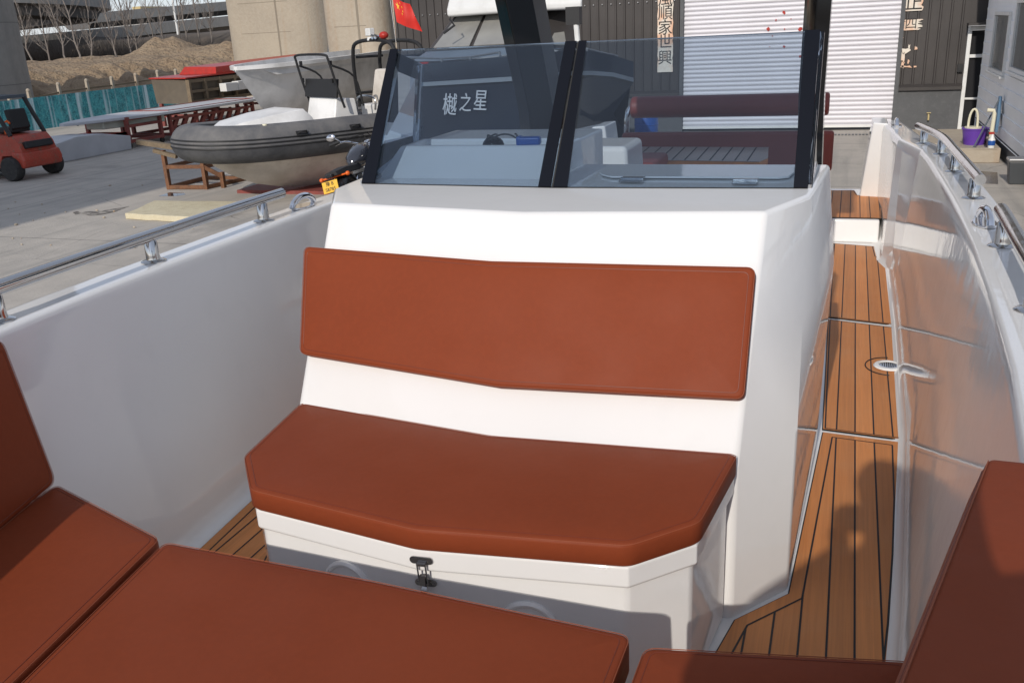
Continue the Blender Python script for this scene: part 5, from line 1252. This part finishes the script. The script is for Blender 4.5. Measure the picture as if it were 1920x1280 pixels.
ring=[V((xs_c+h,y,-.60)) for y,h in outl]+[V((xs_c-h,y,-.60)) for y,h in outl[::-1]]
MB().prism(ring,(0,0,.09)).build('deck_shell','white_block',bd,bevel=.02)
ring2=[V((xs_c+h*.75,y+.5,-.84)) for y,h in outl[2:9]]+[V((xs_c-h*.75,y+.5,-.84)) for y,h in outl[2:9][::-1]]
MB().prism(ring2,(0,0,.238)).build('keel_shell','pale_green',bd,bevel=.03)
wb=[G(118,304),G(217,281)]; x_=wb[0].x+.1
pr=[(wb[0].y-.05,GZ),(wb[1].y+.1,GZ),(wb[1].y+.15,GZ+.42),(wb[1].y-1.0,GZ+.62),(wb[0].y+.6,GZ+.66),(wb[0].y-.15,GZ+.55)]
o=MB().prism([(x_-1.3,a,b) for a,b in pr],(1.3,0,0)).build('white_moulding','white_block',bevel=.03); tag(o,'dusty white wedge shaped fibreglass moulding on the ground beside the forklift','moulding')

# ================================================================== FORKLIFT
fk=thing('forklift','worn red forklift truck with black overhead guard at the left edge','forklift',(-20.6,17.9,GZ))
RE,FY0,FY1=-19.45,17.15,18.45
def fz(h): return GZ+h
def sprof(p,y0,y1,mb): return mb.prism([(RE-a,y0,fz(b)) for a,b in p],(0,y1-y0,0))
sprof([(.0,.36),(-.03,.62),(.06,.90),(.22,1.10),(1.35,1.16),(1.45,.75),(1.5,.30),(.85,.30),(.70,.60),(.10,.62),(.02,.34)],FY0+.10,FY1-.10,MB()).build('body','forklift_red',fk,bevel=.05)
sprof([(-.06,.30),(-.10,.50),(-.04,.70),(.30,.72),(.32,.64),(.24,.30)],FY0+.03,FY1-.03,MB()).build('counterweight','forklift_red',fk,bevel=.06)
MB().rbox((RE-.01,17.8,fz(.86)),(.12,.86,.17),0,0,0,R(-18)).build('grille','black_matte',fk,bevel=.02)
for y in (FY0+.02,FY1-.02):
    t=MB().lathe((RE-.34,y,fz(.30)),[(.16,-.13),(.27,-.13),(.30,-.09),(.30,.09),(.27,.13),(.16,.13)],(0,1,0),26).build('wheel','rubber',fk); MB().lathe((RE-.34,y-.10,fz(.30)),[(0,0),(.16,0),(.17,.18),(0,.18)],(0,1,0),18).build('rim','forklift_red',t)
    t=MB().lathe((RE-2.0,y,fz(.36)),[(.18,-.14),(.33,-.14),(.36,-.1),(.36,.1),(.33,.14),(.18,.14)],(0,1,0),26).build('wheel','rubber',fk); MB().lathe((RE-2.0,y-.10,fz(.36)),[(0,0),(.18,0),(.19,.2),(0,.2)],(0,1,0),18).build('rim','forklift_red',t)
sprof([(1.45,.30),(1.45,.70),(2.4,.75),(2.5,.28)],FY0+.15,FY1-.15,MB()).build('floor_pan','black_matte',fk,bevel=.03)
zg=2.02
for y in (FY0+.12,FY1-.12):
    MB().tube([(RE-.28,y,fz(1.10)),(RE-.52,y,fz(1.55)),(RE-.75,y,fz(zg))],.055,8).build('guard_pillar','black_matte',fk); MB().tube([(RE-2.1,y,fz(.7)),(RE-1.95,y,fz(1.4)),(RE-1.75,y,fz(zg))],.05,8).build('guard_pillar','black_matte',fk)
mb=MB()
for y in [FY0+.12+.106*k for k in range(11)]: mb.beam((RE-.72,y,fz(zg)),(RE-1.9,y,fz(zg+.02)),.04,.05)
mb.beam((RE-.72,FY0+.08,fz(zg)),(RE-.72,FY1-.08,fz(zg)),.07,.08).beam((RE-1.9,FY0+.08,fz(zg)),(RE-1.9,FY1-.08,fz(zg)),.07,.08)
mb.build('guard_roof','grey_steel',fk,smooth=0)
MB().box((RE-.78,FY0+.10,fz(zg-.03)),(RE-.67,FY0+.16,fz(zg+.10))).build('tail_light','red_paint',fk)
MB().rbox((RE-.75,17.8,fz(1.22)),(.55,.6,.14)).rbox((RE-.52,17.8,fz(1.48)),(.14,.56,.5),0,0,0,R(-10)).build('seat','black_matte',fk,bevel=.04)
MB().tube([(RE-.62,FY0+.3,fz(1.14)),(RE-.62,FY0+.3,fz(1.42)),(RE-.50,FY0+.3,fz(1.46)),(RE-.42,FY0+.3,fz(1.40))],.03,8).build('grab_handle','orange',fk)
ms=MB()
for y in (FY0+.30,FY1-.30): ms.beam((RE-2.6,y,fz(.1)),(RE-2.6,y,fz(2.2)),.12,.10)
ms.beam((RE-2.6,FY0+.3,fz(2.1)),(RE-2.6,FY1-.3,fz(2.1)),.1,.1); ms.build('mast','black_matte',fk,smooth=0)
MB().tube([(RE-1.55,17.8,fz(.95)),(RE-1.45,17.8,fz(1.25))],.03,8).lathe((RE-1.44,17.8,fz(1.27)),[(.15,-.012),(.175,0),(.15,.012),(.14,0)],(.3,0,1),20).build('steering_wheel','black_matte',fk)
mb=MB()
for y in (FY0+.4,FY1-.4): mb.box((RE-3.8,y-.06,fz(.05)),(RE-2.66,y+.06,fz(.10)))
mb.build('fork','black_matte',fk,smooth=0)

# ================================================================== PHOTOGRAPHER (only the shadow is in the picture)
fwd=V((CF.x,CF.y,0)).normalized(); rgt=V((fwd.y,-fwd.x,0))
ppos=V((.075,-.19,0)); hz=1.56
pr_=thing('person','person in dark jacket holding a camera up to the face, standing at the bow','person',(.22,-.38,-.02))
verts=[];edges=[];rad=[]
def jn(p,r,par=None):
    verts.append(V(p)); rad.append(r); 
    if par is not None: edges.append((par,len(verts)-1))
    return len(verts)-1
hipc=V((.30,-.45,1.12)); chest=V((.13,-.34,1.40)); neck=V((.105,-.28,1.61)); head=V((.085,-.25,1.73))
pel=jn(hipc,.145); sp1=jn(hipc.lerp(chest,.5),.17,pel); ch=jn(chest,.18,sp1); nk=jn(neck,.062,ch); h1=jn(head,.085,nk); h2=jn(head+V((.0,.0,.09)),.095,h1); h3=jn(head+V((-.0,-.01,.145)),.055,h2)
hands=[]
for s in (-1,1):
    sh=jn(chest+rgt*(s*.19)+V((0,0,.11)),.085,ch); el=jn(chest+(rgt*.30+fwd*.08+V((0,0,.13)) if s>0 else rgt*-.36+fwd*.08+V((0,0,-.03))),.085,sh); hp_=EYE-CF*.075+rgt*(s*.075)+V((0,0,-.03)); wr=jn(hp_-fwd*.06+V((0,0,-.05)),.032,el); hd_=jn(hp_,.034,wr); hands.append((hp_,s))
    hp2=jn(hipc+rgt*(s*.10)+V((0,0,-.06)),.10,pel); kn=jn(V((hipc.x,hipc.y,.68))+rgt*(s*.13)+fwd*.03,.065,hp2); an=jn(V((hipc.x,hipc.y,.26))+rgt*(s*.15),.042,kn); toe=jn(V((hipc.x,hipc.y,.22))+rgt*(s*.17)+fwd*.17,.04,an)
me=bpy.data.meshes.new('body'); me.from_pydata([tuple(v) for v in verts],edges,[]); bo=bpy.data.objects.new('body',me); COL.objects.link(bo); me.materials.append(M['jacket'])
sk=bo.modifiers.new('skin','SKIN'); bo.modifiers.new('sub','SUBSURF').levels=1
for i,r in enumerate(rad): me.skin_vertices[0].data[i].radius=(r,r)
me.skin_vertices[0].data[0].use_root=True
attach(bo,pr_)
MB().ball(head+V((0,-.02,.09)),(.092,.10,.095)).build('hair','hair',pr_)
fg=MB()
for hp_,s in hands:
    for k in range(4): b=hp_+V((0,0,.03-.02*k)); fg.tube([b,b+fwd*.04-rgt*(s*.005),b+fwd*.055-rgt*(s*.03)],[.009,.008,.007],6)
fg.build('fingers','skin',pr_)
cmr=thing('camera_body','black camera held by the photographer','camera',tuple(EYE-CF*.1))
q=EYE-CF*.085; mb=MB()
pts=[q+CR*(a*.062)+CU*(b*.042-.005)+CF*c for c in (-.03,.025) for a,b in ((-1,-1),(1,-1),(1,1),(-1,1))]
mb.loft([pts[:4],pts[4:]]).build('housing','black_matte',cmr,bevel=.006); MB().tube([q+CF*.025,q+CF*.068],.03,20).build('lens_barrel','black_matte',cmr)
pfm=thing('work_platform','steel work platform beside the bow carrying the photographer','platform',(.35,-.45,GZ))
MB().box((.14,-.95,.13),(.80,-.12,.175)).build('deck','aluminium',pfm); mb=MB()
for x in (.18,.76):
    for y in (-.86,-.14): mb.beam((x,y,GZ),(x,y,.13),.05,.05)
mb.build('leg','aluminium',pfm,smooth=0)

# ================================================================== LIGHT
sun_dir=V((-.031,-.874,.485)).normalized()      # towards the sun
sd=bpy.data.lights.new('sun','SUN'); sd.energy=SUN_E; sd.angle=R(.55); sd.color=(1,.93,.84)
so=bpy.data.objects.new('sun',sd); COL.objects.link(so); so.rotation_euler=sun_dir.to_track_quat('Z','Y').to_euler(); so.location=(0,-30,30)
w=bpy.data.worlds.new('World'); sc.world=w; w.use_nodes=True; nt=w.node_tree; bg=nt.nodes['Background']
sky=nt.nodes.new('ShaderNodeTexSky'); sky.sky_type='NISHITA'; sky.sun_disc=False; sky.sun_elevation=math.asin(sun_dir.z); sky.sun_rotation=math.atan2(sun_dir.x,sun_dir.y)
sky.air_density=1.0; sky.dust_density=.35; sky.ozone_density=1.5; sky.altitude=50
tint=nt.nodes.new('ShaderNodeMix'); tint.data_type='RGBA'; tint.blend_type='MULTIPLY'; tint.inputs[0].default_value=1; tint.inputs[7].default_value=(.93,.95,1.05,1); hs=nt.nodes.new('ShaderNodeHueSaturation'); hs.inputs['Saturation'].default_value=.55; nt.links.new(sky.outputs[0],hs.inputs['Color']); nt.links.new(hs.outputs[0],tint.inputs[6]); hz_=nt.nodes.new('ShaderNodeMix'); hz_.data_type='RGBA'; hz_.inputs[0].default_value=.6; hz_.inputs[7].default_value=(2.15,2.4,2.85,1); nt.links.new(tint.outputs[2],hz_.inputs[6]); nt.links.new(hz_.outputs[2],bg.inputs[0]); bg.inputs[1].default_value=SKY_E
sc.view_settings.view_transform='Standard'; sc.view_settings.look='None'; sc.view_settings.exposure=EXPO; sc.view_settings.gamma=1
sc.render.engine='CYCLES'; sc.cycles.max_bounces=8; sc.cycles.transparent_max_bounces=16
